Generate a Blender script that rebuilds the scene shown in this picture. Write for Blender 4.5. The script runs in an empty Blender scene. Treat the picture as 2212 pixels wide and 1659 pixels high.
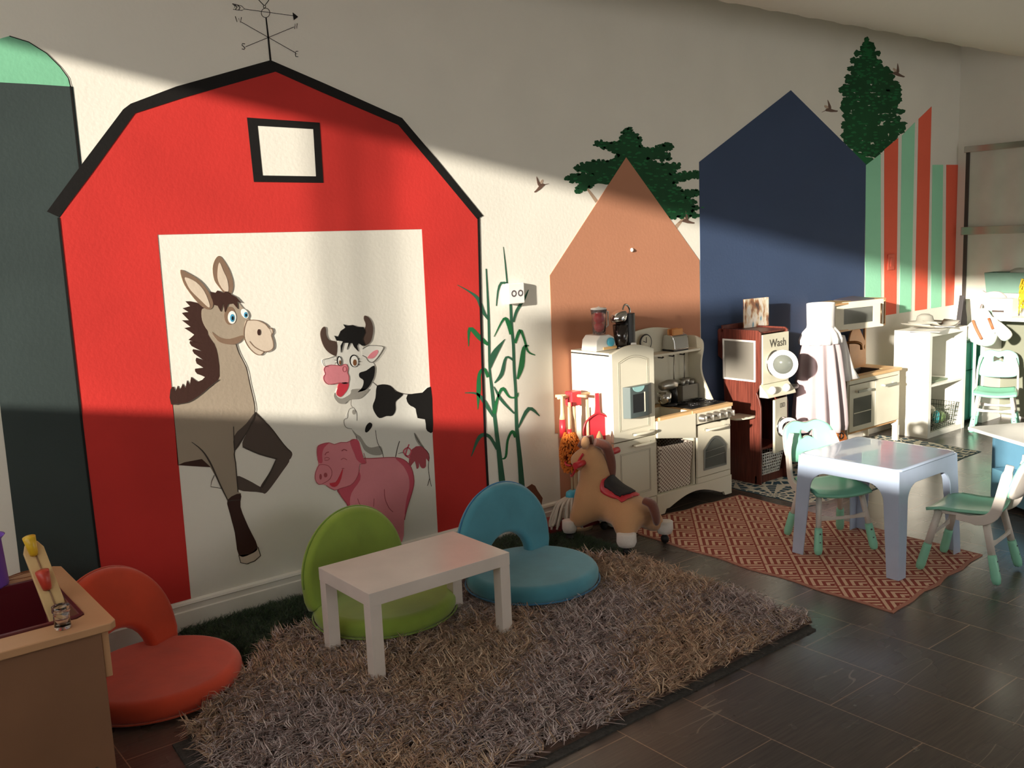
import bpy, math, random
import numpy as np
from mathutils import Vector, Matrix
random.seed(7)
PI = math.pi
SC = bpy.context.scene
COL = SC.collection

# ------------------------------------------------------------------ camera, sky, sun, exposure
FPX = 2036.36
CR = ((0.783716, -0.619692, -0.042096), (-0.126637, -0.093069, -0.987573), (0.608073, 0.779308, -0.151415))
CAM = Vector((0, 0, 1.6))
cd = bpy.data.cameras.new('camera'); cam = bpy.data.objects.new('camera', cd); COL.objects.link(cam)
cd.sensor_width = 36; cd.lens = FPX / 2212 * 36; cd.clip_start = 0.02
m = Matrix.Identity(4)
for i in range(3):
    m[i][0] = CR[0][i]; m[i][1] = -CR[1][i]; m[i][2] = -CR[2][i]; m[i][3] = CAM[i]
cam.matrix_world = m
SC.camera = cam
SC.view_settings.view_transform = 'Standard'; SC.view_settings.look = 'None'
SC.view_settings.gamma = 1; SC.view_settings.exposure = 0.0
SC.view_settings.use_curve_mapping = False
w = bpy.data.worlds.new('sky'); SC.world = w; w.use_nodes = True
w.node_tree.nodes['Background'].inputs[0].default_value = (0.97, 0.96, 0.93, 1)
w.node_tree.nodes['Background'].inputs[1].default_value = 2.4
sd = bpy.data.lights.new('sun', 'SUN'); sd.energy = 11.5; sd.angle = math.radians(1.3); sd.color = (1.0, 0.92, 0.79)
so = bpy.data.objects.new('sun', sd); COL.objects.link(so)
so.rotation_euler = Vector((1, 0.29, -0.19)).to_track_quat('-Z', 'Y').to_euler()
so.location = (-6, 0, 4)
SC.cycles.max_bounces = 8; SC.cycles.diffuse_bounces = 5
SC.cycles.sample_clamp_indirect = 6
SC.cycles.use_denoising = True

# ------------------------------------------------------------------ helpers
def lin(c):
    c = c / 255
    return c / 12.92 if c <= 0.04045 else ((c + 0.055) / 1.055) ** 2.4
def S(r, g, b): return (lin(r), lin(g), lin(b), 1)
MATS = {}
def mat(name, rgb, rough=0.6, metal=0.0, bump=None, var=None, spec=0.5, trans=0.0, alpha=1.0, sheen=0.0, coat=0.0):
    if name in MATS: return MATS[name]
    M = bpy.data.materials.new(name); M.use_nodes = True; nt = M.node_tree; b = nt.nodes['Principled BSDF']
    col = S(*rgb)
    b.inputs['Base Color'].default_value = col
    b.inputs['Roughness'].default_value = rough; b.inputs['Metallic'].default_value = metal
    b.inputs['Specular IOR Level'].default_value = spec
    b.inputs['Transmission Weight'].default_value = trans
    b.inputs['Alpha'].default_value = alpha
    b.inputs['Sheen Weight'].default_value = sheen
    b.inputs['Coat Weight'].default_value = coat
    tc = nt.nodes.new('ShaderNodeTexCoord')
    if var is None and bump is None: var = (6.0, 0.06)
    if var:
        n = nt.nodes.new('ShaderNodeTexNoise'); n.inputs['Scale'].default_value = var[0]; n.inputs['Detail'].default_value = 4
        nt.links.new(tc.outputs['Object'], n.inputs['Vector'])
        r = nt.nodes.new('ShaderNodeValToRGB'); a = var[1]
        r.color_ramp.elements[0].position = .3; r.color_ramp.elements[1].position = .7
        r.color_ramp.elements[0].color = tuple(c * (1 - a) for c in col[:3]) + (1,)
        r.color_ramp.elements[1].color = tuple(min(1, c * (1 + a)) for c in col[:3]) + (1,)
        nt.links.new(n.outputs['Fac'], r.inputs[0]); nt.links.new(r.outputs[0], b.inputs['Base Color'])
    if bump:
        n = nt.nodes.new('ShaderNodeTexNoise'); n.inputs['Scale'].default_value = bump[0]; n.inputs['Detail'].default_value = 5
        nt.links.new(tc.outputs['Object'], n.inputs['Vector'])
        bp = nt.nodes.new('ShaderNodeBump'); bp.inputs['Strength'].default_value = bump[1]; bp.inputs['Distance'].default_value = 0.002
        nt.links.new(n.outputs['Fac'], bp.inputs['Height']); nt.links.new(bp.outputs[0], b.inputs['Normal'])
    MATS[name] = M
    return M

class MB:
    def __init__(s): s.v = []; s.f = []; s.sm = []; s.T = None
    def add(s, vs, fs, smooth=False):
        o = len(s.v)
        for p in vs:
            p = Vector(p)
            if s.T is not None: p = s.T @ p
            s.v.append(tuple(p))
        for f in fs: s.f.append(tuple(i + o for i in f)); s.sm.append(smooth)
        return s
    def box(s, x0, x1, y0, y1, z0, z1):
        return s.add([(x0,y0,z0),(x1,y0,z0),(x1,y1,z0),(x0,y1,z0),(x0,y0,z1),(x1,y0,z1),(x1,y1,z1),(x0,y1,z1)],
                     [(0,3,2,1),(4,5,6,7),(0,1,5,4),(1,2,6,5),(2,3,7,6),(3,0,4,7)])
    def prism(s, pts, ax, a, b, smooth=False):
        def P(p, t): return (t, p[0], p[1]) if ax == 'x' else (p[0], t, p[1]) if ax == 'y' else (p[0], p[1], t)
        n = len(pts)
        vs = [P(p, a) for p in pts] + [P(p, b) for p in pts]
        s.add(vs, [tuple(range(n))[::-1], tuple(range(n, 2 * n))] )
        o = len(s.v) - 2 * n
        for i in range(n):
            j = (i + 1) % n; s.f.append((o+i, o+j, o+n+j, o+n+i)); s.sm.append(smooth)
        return s
    def ring(s, out, inn, ax, a, b):
        def P(p, t): return (t, p[0], p[1]) if ax == 'x' else (p[0], t, p[1]) if ax == 'y' else (p[0], p[1], t)
        n = len(out); vs = [P(p, a) for p in out] + [P(p, a) for p in inn] + [P(p, b) for p in out] + [P(p, b) for p in inn]
        fs = []
        for i in range(n):
            j = (i + 1) % n
            fs += [(i, j, n+j, n+i), (2*n+i, 3*n+i, 3*n+j, 2*n+j), (i, 2*n+i, 2*n+j, j), (n+i, n+j, 3*n+j, 3*n+i)]
        return s.add(vs, fs)
    def loft(s, loops, cap=True, smooth=True, closed=False):
        n = len(loops[0]); vs = [p for l in loops for p in l]; fs = []
        for k in range(len(loops) - (0 if closed else 1)):
            k2 = (k + 1) % len(loops)
            for i in range(n):
                j = (i + 1) % n; fs.append((k*n+i, k*n+j, k2*n+j, k2*n+i))
        s.add(vs, fs, smooth)
        if cap and not closed:
            o = len(s.v) - len(vs)
            s.f.append(tuple(o + i for i in range(n))[::-1]); s.sm.append(False)
            s.f.append(tuple(o + (len(loops)-1)*n + i for i in range(n))); s.sm.append(False)
        return s
    def tube(s, path, r, n=10, cap=True, flat=1.0):
        path = [Vector(p) for p in path]; rs = r if isinstance(r, (list, tuple)) else [r] * len(path)
        loops = []; up = None
        for i, p in enumerate(path):
            d = (path[min(i+1, len(path)-1)] - path[max(i-1, 0)]).normalized()
            if up is None: up = Vector((0,0,1)) if abs(d.z) < .9 else Vector((1,0,0))
            a = d.cross(up).normalized(); b = a.cross(d).normalized(); up = b
            loops.append([p + a*math.cos(t)*rs[i] + b*math.sin(t)*rs[i]*flat for t in [2*PI*k/n for k in range(n)]])
        return s.loft(loops, cap)
    def lathe(s, prof, c=(0,0,0), ax='z', n=28):
        loops = []
        for r, z in prof:
            l = []
            for k in range(n):
                t = 2*PI*k/n; a, b = max(r,1e-5)*math.cos(t), max(r,1e-5)*math.sin(t)
                q = (a, b, z) if ax == 'z' else (a, z, b) if ax == 'y' else (z, a, b)
                l.append((q[0]+c[0], q[1]+c[1], q[2]+c[2]))
            loops.append(l)
        return s.loft(loops, True)
    def ball(s, c, r, n=16):
        if not isinstance(r, (tuple, list)): r = (r, r, r)
        loops = []
        for k in range(n//2 + 1):
            ph = -PI/2 + PI*k/(n//2); rr = max(math.cos(ph), 1e-3)
            loops.append([(c[0]+r[0]*rr*math.cos(2*PI*i/n), c[1]+r[1]*rr*math.sin(2*PI*i/n), c[2]+r[2]*math.sin(ph)) for i in range(n)])
        return s.loft(loops, True)
    def torus(s, c, R, r, ax='y', n=32, k=8):
        loops = []
        for i in range(n):
            t = 2*PI*i/n; l = []
            for j in range(k):
                u = 2*PI*j/k; q = (R + r*math.cos(u)); h = r*math.sin(u)
                p = (q*math.cos(t), h, q*math.sin(t)) if ax == 'y' else (h, q*math.cos(t), q*math.sin(t)) if ax == 'x' else (q*math.cos(t), q*math.sin(t), h)
                l.append((p[0]+c[0], p[1]+c[1], p[2]+c[2]))
            loops.append(l)
        return s.loft(loops, closed=True)
    def build(s, name, material, parent=None, bevel=0, seg=2, smooth=False):
        me = bpy.data.meshes.new(name); me.from_pydata(s.v, [], s.f); me.update()
        me.polygons.foreach_set('use_smooth', [smooth or x for x in s.sm])
        import bmesh
        bm = bmesh.new(); bm.from_mesh(me); bmesh.ops.recalc_face_normals(bm, faces=bm.faces); bm.to_mesh(me); bm.free()
        o = bpy.data.objects.new(name, me); COL.objects.link(o); me.materials.append(material)
        if parent is not None: o.parent = parent
        if bevel:
            b = o.modifiers.new('bevel', 'BEVEL'); b.width = bevel; b.segments = seg; b.limit_method = 'ANGLE'; b.angle_limit = math.radians(40)
            me.polygons.foreach_set('use_smooth', [True]*len(me.polygons)); 
            try: b.harden_normals = True
            except Exception: pass
        return o

def bx(name, dims, material, parent=None, bevel=0.002, T=None):
    b = MB(); b.T = T; b.box(*dims); return b.build(name, material, parent, bevel)
def thing(name, label, cat, loc=(0,0,0), rz=0, group=None):
    o = bpy.data.objects.new(name, None); COL.objects.link(o); o.location = loc; o.rotation_euler = (0,0,rz)
    o.empty_display_size = .05
    o['label'] = label; o['category'] = cat
    if group: o['group'] = group
    return o
def tag(o, label, cat, group=None, kind=None):
    o['label'] = label; o['category'] = cat
    if group: o['group'] = group
    if kind: o['kind'] = kind
    return o
def struct(o): o['kind'] = 'structure'; return o
def copy_tree(o, parent=None):
    c = o.copy(); COL.objects.link(c); c.parent = parent
    for ch in [x for x in COL.objects if x.parent == o]: copy_tree(ch, c)
    return c
def text_mesh(name, body, size, material, parent, loc, rot, extrude=.0006):
    cu = bpy.data.curves.new(name, 'FONT'); cu.body = body; cu.size = size; cu.extrude = extrude; cu.align_x = 'CENTER'; cu.align_y = 'CENTER'
    t = bpy.data.objects.new(name, cu); COL.objects.link(t)
    dg = bpy.context.evaluated_depsgraph_get(); me = bpy.data.meshes.new_from_object(t.evaluated_get(dg))
    bpy.data.objects.remove(t)
    o = bpy.data.objects.new(name, me); COL.objects.link(o); me.materials.clear(); me.materials.append(material)
    o.parent = parent; o.location = loc; o.rotation_euler = rot
    return o
def smooth_closed(pts, k=6):
    n = len(pts); out = []
    for i in range(n):
        p0, p1, p2, p3 = pts[i-1], pts[i], pts[(i+1) % n], pts[(i+2) % n]
        for j in range(k):
            t = j / k
            out.append(tuple(.5*((2*p1[a]) + (-p0[a]+p2[a])*t + (2*p0[a]-5*p1[a]+4*p2[a]-p3[a])*t*t + (-p0[a]+3*p1[a]-3*p2[a]+p3[a])*t**3) for a in range(len(p1))))
    return out
def smooth_open(pts, k=6):
    n = len(pts); out = []
    for i in range(n-1):
        p0, p1, p2, p3 = pts[max(i-1,0)], pts[i], pts[i+1], pts[min(i+2,n-1)]
        for j in range(k):
            t = j / k
            out.append(tuple(.5*((2*p1[a]) + (-p0[a]+p2[a])*t + (2*p0[a]-5*p1[a]+4*p2[a]-p3[a])*t*t + (-p0[a]+3*p1[a]-3*p2[a]+p3[a])*t**3) for a in range(len(p1))))
    out.append(tuple(pts[-1])); return out
def skin(name, pts, edges, radii, material, parent, sub=2):
    me = bpy.data.meshes.new(name); me.from_pydata(pts, edges, []); t = bpy.data.objects.new(name, me); COL.objects.link(t)
    t.modifiers.new('s', 'SKIN'); 
    for i, r in enumerate(radii):
        sv = me.skin_vertices[0].data[i]; sv.radius = (r, r) if not isinstance(r, tuple) else r; sv.use_root = (i == 0)
    ss = t.modifiers.new('ss', 'SUBSURF'); ss.levels = sub; ss.render_levels = sub
    dg = bpy.context.evaluated_depsgraph_get(); me2 = bpy.data.meshes.new_from_object(t.evaluated_get(dg)); bpy.data.objects.remove(t)
    me2.name = name; me2.polygons.foreach_set('use_smooth', [True]*len(me2.polygons))
    o = bpy.data.objects.new(name, me2); COL.objects.link(o); me2.materials.clear(); me2.materials.append(material); o.parent = parent
    return o

# ------------------------------------------------------------------ room shell
WY = 3.94; WX = 7.82; LX = -1.2; FY = -4.2; CZ = 3.65
def wall_mat(name, rgb):
    M = mat(name, rgb, .55, bump=(55, .35), var=(3, .025)); return M
m_wall = wall_mat('cream_wall_paint', (231, 227, 216))
m_trim = mat('white_trim_paint', (232, 227, 217), .35)
m_ceil = mat('ceiling_paint', (205, 200, 188), .8)

def floor_material():
    M = bpy.data.materials.new('slate_tile'); M.use_nodes = True; nt = M.node_tree; b = nt.nodes['Principled BSDF']; L = nt.links
    tc = nt.nodes.new('ShaderNodeTexCoord'); sp = nt.nodes.new('ShaderNodeSeparateXYZ'); cb = nt.nodes.new('ShaderNodeCombineXYZ')
    L.new(tc.outputs['Object'], sp.inputs[0])
    ax = nt.nodes.new('ShaderNodeMath'); ax.inputs[1].default_value = -2.000 + .3215 * 40; L.new(sp.outputs[0], ax.inputs[0])
    ay = nt.nodes.new('ShaderNodeMath'); ay.inputs[1].default_value = -2.040 + .65 * 20; L.new(sp.outputs[1], ay.inputs[0])
    L.new(ay.outputs[0], cb.inputs[0]); L.new(ax.outputs[0], cb.inputs[1])
    br = nt.nodes.new('ShaderNodeTexBrick'); L.new(cb.outputs[0], br.inputs['Vector'])
    br.offset = .5; br.inputs['Scale'].default_value = 1; br.inputs['Mortar Size'].default_value = .0022; br.inputs['Mortar Smooth'].default_value = .2
    br.inputs['Brick Width'].default_value = .65; br.inputs['Row Height'].default_value = .3215; br.inputs['Bias'].default_value = 0
    br.inputs['Color1'].default_value = S(88, 80, 75); br.inputs['Color2'].default_value = S(78, 73, 70); br.inputs['Mortar'].default_value = S(152, 130, 112)
    # fine cross-grain
    mp = nt.nodes.new('ShaderNodeMapping'); mp.inputs['Scale'].default_value = (3, 60, 1); mp.inputs['Rotation'].default_value = (0, 0, -.65)
    L.new(tc.outputs['Object'], mp.inputs[0])
    n = nt.nodes.new('ShaderNodeTexNoise'); n.inputs['Scale'].default_value = 2; n.inputs['Detail'].default_value = 6; L.new(mp.outputs[0], n.inputs['Vector'])
    n2 = nt.nodes.new('ShaderNodeTexNoise'); n2.inputs['Scale'].default_value = 3.2; n2.inputs['Detail'].default_value = 3; L.new(tc.outputs['Object'], n2.inputs['Vector'])
    mx = nt.nodes.new('ShaderNodeMix'); mx.data_type = 'RGBA'; mx.blend_type = 'MULTIPLY'; mx.inputs[0].default_value = .7
    rr = nt.nodes.new('ShaderNodeValToRGB'); rr.color_ramp.elements[0].position = .25; rr.color_ramp.elements[1].position = .75
    rr.color_ramp.elements[0].color = (.62, .6, .58, 1); rr.color_ramp.elements[1].color = (1.25, 1.2, 1.15, 1)
    L.new(n.outputs['Fac'], rr.inputs[0]); L.new(br.outputs['Color'], mx.inputs[6]); L.new(rr.outputs[0], mx.inputs[7])
    # thin pale veins
    mp2 = nt.nodes.new('ShaderNodeMapping'); mp2.inputs['Scale'].default_value = (.55, 5.5, 1); mp2.inputs['Rotation'].default_value = (0, 0, .72); L.new(tc.outputs['Object'], mp2.inputs[0])
    wn = nt.nodes.new('ShaderNodeTexNoise'); wn.inputs['Scale'].default_value = 1.5; wn.inputs['Detail'].default_value = 1; wn.inputs['Roughness'].default_value = .3; L.new(mp2.outputs[0], wn.inputs['Vector'])
    sb_ = nt.nodes.new('ShaderNodeMath'); sb_.operation = 'SUBTRACT'; sb_.inputs[1].default_value = .5; L.new(wn.outputs['Fac'], sb_.inputs[0])
    ab_ = nt.nodes.new('ShaderNodeMath'); ab_.operation = 'ABSOLUTE'; L.new(sb_.outputs[0], ab_.inputs[0])
    lt = nt.nodes.new('ShaderNodeMath'); lt.operation = 'LESS_THAN'; lt.inputs[1].default_value = .0032; L.new(ab_.outputs[0], lt.inputs[0])
    gt = nt.nodes.new('ShaderNodeMath'); gt.operation = 'GREATER_THAN'; gt.inputs[1].default_value = .55; L.new(n2.outputs['Fac'], gt.inputs[0])
    mu = nt.nodes.new('ShaderNodeMath'); mu.operation = 'MULTIPLY'; L.new(lt.outputs[0], mu.inputs[0]); L.new(gt.outputs[0], mu.inputs[1])
    mu2 = nt.nodes.new('ShaderNodeMath'); mu2.operation = 'MULTIPLY'; mu2.inputs[1].default_value = .55; L.new(mu.outputs[0], mu2.inputs[0])
    m3 = nt.nodes.new('ShaderNodeMix'); m3.data_type = 'RGBA'; m3.inputs[7].default_value = S(150, 140, 125); L.new(mu2.outputs[0], m3.inputs[0]); L.new(mx.outputs[2], m3.inputs[6])
    L.new(m3.outputs[2], b.inputs['Base Color'])
    rg = nt.nodes.new('ShaderNodeMapRange'); rg.inputs['To Min'].default_value = .19; rg.inputs['To Max'].default_value = .34; L.new(n2.outputs['Fac'], rg.inputs[0]); L.new(rg.outputs[0], b.inputs['Roughness'])
    bp = nt.nodes.new('ShaderNodeBump'); bp.inputs['Strength'].default_value = .25; bp.inputs['Distance'].default_value = .001; L.new(n.outputs['Fac'], bp.inputs['Height']); L.new(bp.outputs[0], b.inputs['Normal'])
    return M
m_floor = floor_material()
struct(MB().box(LX-.15, WX+.15, FY-.15, WY+.15, -.1, 0).build('floor', m_floor))
struct(MB().box(LX-.15, WX+.15, FY-.15, WY+.15, CZ, CZ+.1).build('ceiling', m_ceil))
struct(MB().box(LX-.15, WX+.15, WY, WY+.15, 0, CZ).build('wall_back', m_wall))
struct(MB().box(WX, WX+.15, FY, WY, 0, CZ).build('wall_right', m_wall))
# left wall with the low-sun window: opening y -0.9..3.62, z 1.40..2.80
b = MB(); WZ0, WZ1, WA, WB = 1.40, 2.80, -.9, 3.66
b.box(LX-.15, LX, FY, WA, 0, CZ).box(LX-.15, LX, WB, WY, 0, CZ).box(LX-.15, LX, WA, WB, 0, WZ0).box(LX-.15, LX, WA, WB, WZ1, CZ)
struct(b.build('wall_left', m_wall))
b = MB()
for yy, hw in ((WA+.02, .03), (.55, .02), (2.965, .0075), (2.905, .0075), (WB-.02, .03)): b.box(LX-.10, LX-.04, yy-hw, yy+hw, WZ0, WZ1)
b.box(LX-.10, LX-.04, WA, WB, WZ0-.01, WZ0+.02).box(LX-.10, LX-.04, WA, WB, WZ1-.02, WZ1)
struct(b.build('window_1', m_trim))
# front wall behind the camera, its unseen window added for soft fill light
b = MB(); FA, FB, FZ0, FZ1 = 3.9, 7.6, .35, 2.8
b.box(LX, FA, FY-.15, FY, 0, CZ).box(FB, WX, FY-.15, FY, 0, CZ).box(FA, FB, FY-.15, FY, 0, FZ0).box(FA, FB, FY-.15, FY, FZ1, CZ)
struct(b.build('wall_front', m_wall))
b = MB()
for xx in (FA+.03, (FA+FB)/2, FB-.03): b.box(xx-.03, xx+.03, FY-.1, FY-.04, FZ0, FZ1)
b.box(FA, FB, FY-.1, FY-.04, FZ0, FZ0+.05).box(FA, FB, FY-.1, FY-.04, FZ1-.05, FZ1)
struct(b.build('fill_window', m_trim))
# baseboard with moulded cap
prof = [(WY, 0), (WY-.018, 0), (WY-.018, .082), (WY-.012, .086), (WY-.012, .108), (WY-.017, .112), (WY-.014, .122), (WY-.006, .128), (WY, .128)]
struct(MB().prism(prof, 'x', LX, WX).build('baseboard_back', m_trim))
struct(MB().box(WX-.018, WX, FY, WY-.02, 0, .12).build('baseboard_right', m_trim))
# round wrapped duct under the ceiling, along the mural wall
b = MB(); loops = []
for i in range(200):
    x = LX + (WX-LX) * i / 199; r = .35 + (.006 if i % 8 == 0 else 0)
    loops.append([(x, 3.3 + r*math.cos(t), 3.14 + r*math.sin(t)) for t in [2*PI*k/40 for k in range(40)]])
b.loft(loops)
tag(b.build('ceiling_duct', mat('duct_wrap', (222, 216, 200), .6, bump=(18, .5))), 'large round pale wrapped air duct running under the ceiling along the mural wall', 'duct')

# unseen translucent panel added in the side window, shaped to half-shade the wall
b = MB(); FP = [(2.67, 1.40), (2.575, 1.40), (2.575, 1.88), (1.98, 1.88), (1.98, 2.37), (2.67, 2.03)]
b.prism(FP, 'x', LX-.036, LX-.034)
m_shade = mat('shade_panel', (225, 220, 210), .8, alpha=.78)
tag(b.build('shade_panel', m_shade), 'translucent off white panel added in the side window to half-shade the mural wall', 'shade panel')


# ------------------------------------------------------------------ painted murals on the back wall
def W(px, py):
    """point of the mural wall (x, z) seen at photo pixel px, py"""
    v = ((px - 1106) / FPX, (py - 829.5) / FPX, 1)
    d = [sum(CR[r][c] * v[r] for r in range(3)) for c in range(3)]
    t = (WY - CAM[1]) / d[1]
    return (CAM[0] + t*d[0], CAM[2] + t*d[2])
LAY = .0007
class Art:
    """one painted figure: parts are coats of paint lying on the wall, layer by layer"""
    def __init__(s, name, label, cat, org, tf=lambda x, y: (x, y), group=None):
        o = W(*org); s.o = (o[0], o[1]); s.tf = tf
        s.root = thing(name, label, cat, (o[0], WY, o[1]), 0, group)
    def m(s, p): q = W(*s.tf(*p)); return (q[0]-s.o[0], q[1]-s.o[1])
    def poly(s, name, pts, mt, k=1, smooth=0, world=False):
        b = MB(); s.addpoly(b, pts, k, smooth, world); return b.build(name, mt, s.root)
    def addpoly(s, b, pts, k=1, smooth=0, world=False):
        if smooth: pts = smooth_closed(pts, smooth)
        q = [(p[0]-s.o[0], p[1]-s.o[1]) if world else s.m(p) for p in pts]
        b.prism(q, 'y', -LAY*k, -.0001)
    def addstroke(s, b, pts, wd, k=2, smooth=0):
        ws = wd if isinstance(wd, (list, tuple)) else [wd]*len(pts)
        pts = [(p[0], p[1], w_) for p, w_ in zip(pts, ws)]
        if smooth: pts = smooth_open(pts, smooth)
        l = []; r = []
        for i, p in enumerate(pts):
            a = pts[max(i-1, 0)]; c = pts[min(i+1, len(pts)-1)]
            dx, dy = c[0]-a[0], c[1]-a[1]; n = math.hypot(dx, dy) or 1; nx, ny = -dy/n*p[2]/2, dx/n*p[2]/2
            l.append(s.m((p[0]+nx, p[1]+ny))); r.append(s.m((p[0]-nx, p[1]-ny)))
        n = len(l); vs = [(q[0], -LAY*k, q[1]) for q in l] + [(q[0], -LAY*k, q[1]) for q in r]
        b.add(vs, [(i, i+1, n+i+1, n+i) for i in range(n-1)])
    def stroke(s, name, strokes, mt, k=2, smooth=0):
        b = MB()
        for pts, wd in strokes: s.addstroke(b, pts, wd, k, smooth)
        return b.build(name, mt, s.root)
    def ell(s, name, c, r, mt, k=3, rot=0, n=24):
        ps = []
        for i in range(n):
            t = 2*PI*i/n; x, y = r[0]*math.cos(t), r[1]*math.sin(t)
            ps.append((c[0]+x*math.cos(rot)-y*math.sin(rot), c[1]+x*math.sin(rot)+y*math.cos(rot)))
        return s.poly(name, ps, mt, k)
def crop(x0, y0, sc): return lambda x, y: (x0 + x/sc, y0 + y/sc)
def paint(name, rgb, v=.05): return mat('paint_' + name, rgb, .7, bump=(55, .35), var=(2.2, v), spec=.25)
P_red = paint('red', (196, 51, 46), .10); P_black = paint('black', (21, 19, 18)); P_char = paint('charcoal', (56, 66, 65), .12)
P_mint = paint('mint_dome', (124, 190, 154), .1); P_white = paint('white', (228, 224, 213), .03)
P_terra = paint('terracotta', (184, 128, 100), .04); P_navy = paint('navy', (61, 77, 107), .04)
P_mint2 = paint('mint_stripe', (156, 224, 188), .04); P_coral = paint('coral_stripe', (240, 106, 80), .04)
P_dgreen = paint('dark_green', (22, 74, 42), .3); P_lgreen = paint('leaf_green', (30, 106, 60), .2); P_stalk = paint('corn_green', (46, 92, 70), .2)
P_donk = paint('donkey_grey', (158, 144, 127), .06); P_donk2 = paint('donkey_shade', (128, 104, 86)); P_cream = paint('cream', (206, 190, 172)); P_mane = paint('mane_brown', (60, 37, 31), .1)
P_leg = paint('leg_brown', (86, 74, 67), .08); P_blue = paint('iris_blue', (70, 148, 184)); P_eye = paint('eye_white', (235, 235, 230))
P_pink = paint('pink', (226, 140, 150), .12); P_pink2 = paint('deep_pink', (206, 88, 106), .1); P_horn = paint('horn', (82, 64, 56)); P_tongue = paint('tongue', (206, 60, 74)); P_grey = paint('grey', (158, 154, 146)); P_udder = paint('udder', (168, 78, 86)); P_brown = paint('iris_brown', (128, 84, 52)); P_line = paint('outline', (66, 58, 52)); P_cow = paint('cow_white', (226, 224, 216), .02)
BZ = .129
# silo
A = Art('silo_mural', 'painted dark grey silo with mint green dome on the wall left of the red barn', 'mural', (60, 600))
A.poly('silo_body', [(.632, BZ), W(0, 790) if 0 else (.635, 1.06), (.634, 2.26), (1.017, W(150, 187)[1]), (1.02, BZ)], P_char, 1, world=True)
dome = [W(-115, 170), W(-90, 130), W(-45, 96), W(20, 78), W(62, 92), W(100, 116), W(130, 146), W(147, 170), W(151, 187), W(75, 182), W(0, 178)]
A.poly('silo_dome', dome, P_mint, 2, world=True)
A.stroke('outline', [([(152, 186), (172, 364)], 4), ([(20, 78), (62, 91), (100, 115), (130, 145), (147, 168), (152, 187)], 2)], P_black, 3)
# barn
A = Art('barn_mural', 'large red barn painted on the wall with thick black roof edge and white doorway', 'mural', (585, 500))
xl, xi, xr, xo = W(218, 1250)[0], W(412, 1290)[0], W(945, 1135)[0], W(1053, 1062)[0]
red = [W(128, 472), W(282, 240), W(590, 148), W(862, 262), W(1034, 470), (xo, BZ), (xr, BZ), W(911, 495), W(340, 507), (xi, BZ), (xl, BZ)]
A.poly('barn_wall', red, P_red, 2, world=True)
A.poly('roof_edge', [(101, 457), (180, 350), (266, 236), (282, 224), (380, 187), (584, 130), (700, 180), (868, 255), (950, 352), (1043, 466), (1030, 473), (936, 360), (860, 270), (696, 200), (595, 155), (400, 210), (291, 245), (200, 372), (127, 469)], P_black, 4)
b = MB()
o_ = [(533, 254), (690, 265), (698, 395), (548, 393)]; i_ = [(556, 272), (676, 279), (682, 381), (567, 379)]
b.ring([A.m(p) for p in o_], [A.m(p) for p in i_], 'y', -LAY*4, 0.0005); b.build('hayloft_frame', P_black, A.root)
A.poly('hayloft_opening', [(552, 270), (680, 276), (686, 385), (562, 383)], P_white, 3)
A.stroke('outline', [([(126, 470), (145, 640), (165, 815), (188, 1010), (218, 1250)], 5)], P_black, 4); A.stroke('outline', [([(1033, 470), (1037, 640), (1042, 800), (1047, 930), (1054, 1062)], 5)], P_black, 4)
# weather vane
t = crop(0, 0, 3.16)
A = Art('weathervane_mural', 'thin black painted weather vane with arrow and compass letters above the barn roof', 'mural', (580, 100), t and (lambda x, y: (x/3.16, y/3.16)))
A.stroke('pole', [([(1815, 120), (1830, 250), (1846, 415)], [9, 11, 14])], P_black)
A.stroke('compass_arms', [([(1645, 150), (2015, 360)], 4), ([(1675, 320), (2005, 185)], 4)], P_black)
A.stroke('arrow', [([(1665, 62), (2000, 108)], 4), ([(1585, 25), (1605, 45), (1590, 65), (1650, 72), (1668, 62), (1650, 42), (1585, 25)], 4), ([(1600, 32), (1618, 48), (1606, 66)], 6), ([(1622, 36), (1638, 52), (1628, 70)], 6)], P_black)
A.poly('arrow_head', [(1997, 85), (2035, 115), (2005, 138)], P_black, 2)
circ = lambda cx, cy, rx, ry: [(cx + rx*math.cos(2*PI*i/24), cy + ry*math.sin(2*PI*i/24)) for i in range(25)]
A.stroke('hub', [(circ(1812, 88, 29, 32), 4), (circ(1805, 46, 8, 9), 4), ([(1800, 36), (1765, 0), (1745, -40)], 5), ([(1808, 36), (1832, 5), (1850, -40)], 5)], P_black)
for lt_ in ([([(1605, 112), (1618, 150), (1628, 125), (1640, 155), (1648, 118)], 5),
    ([(2010, 198), (2012, 162), (2026, 196), (2028, 160)], 5),
    ([(1672, 300), (1655, 297), (1650, 308), (1662, 318), (1672, 328), (1665, 338), (1650, 334)], 5),
    ([(2035, 350), (2020, 350), (2015, 366), (2030, 368), (2015, 368), (2018, 386), (2035, 388)], 5)]): A.stroke('compass_letter', [lt_], P_black)
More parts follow.
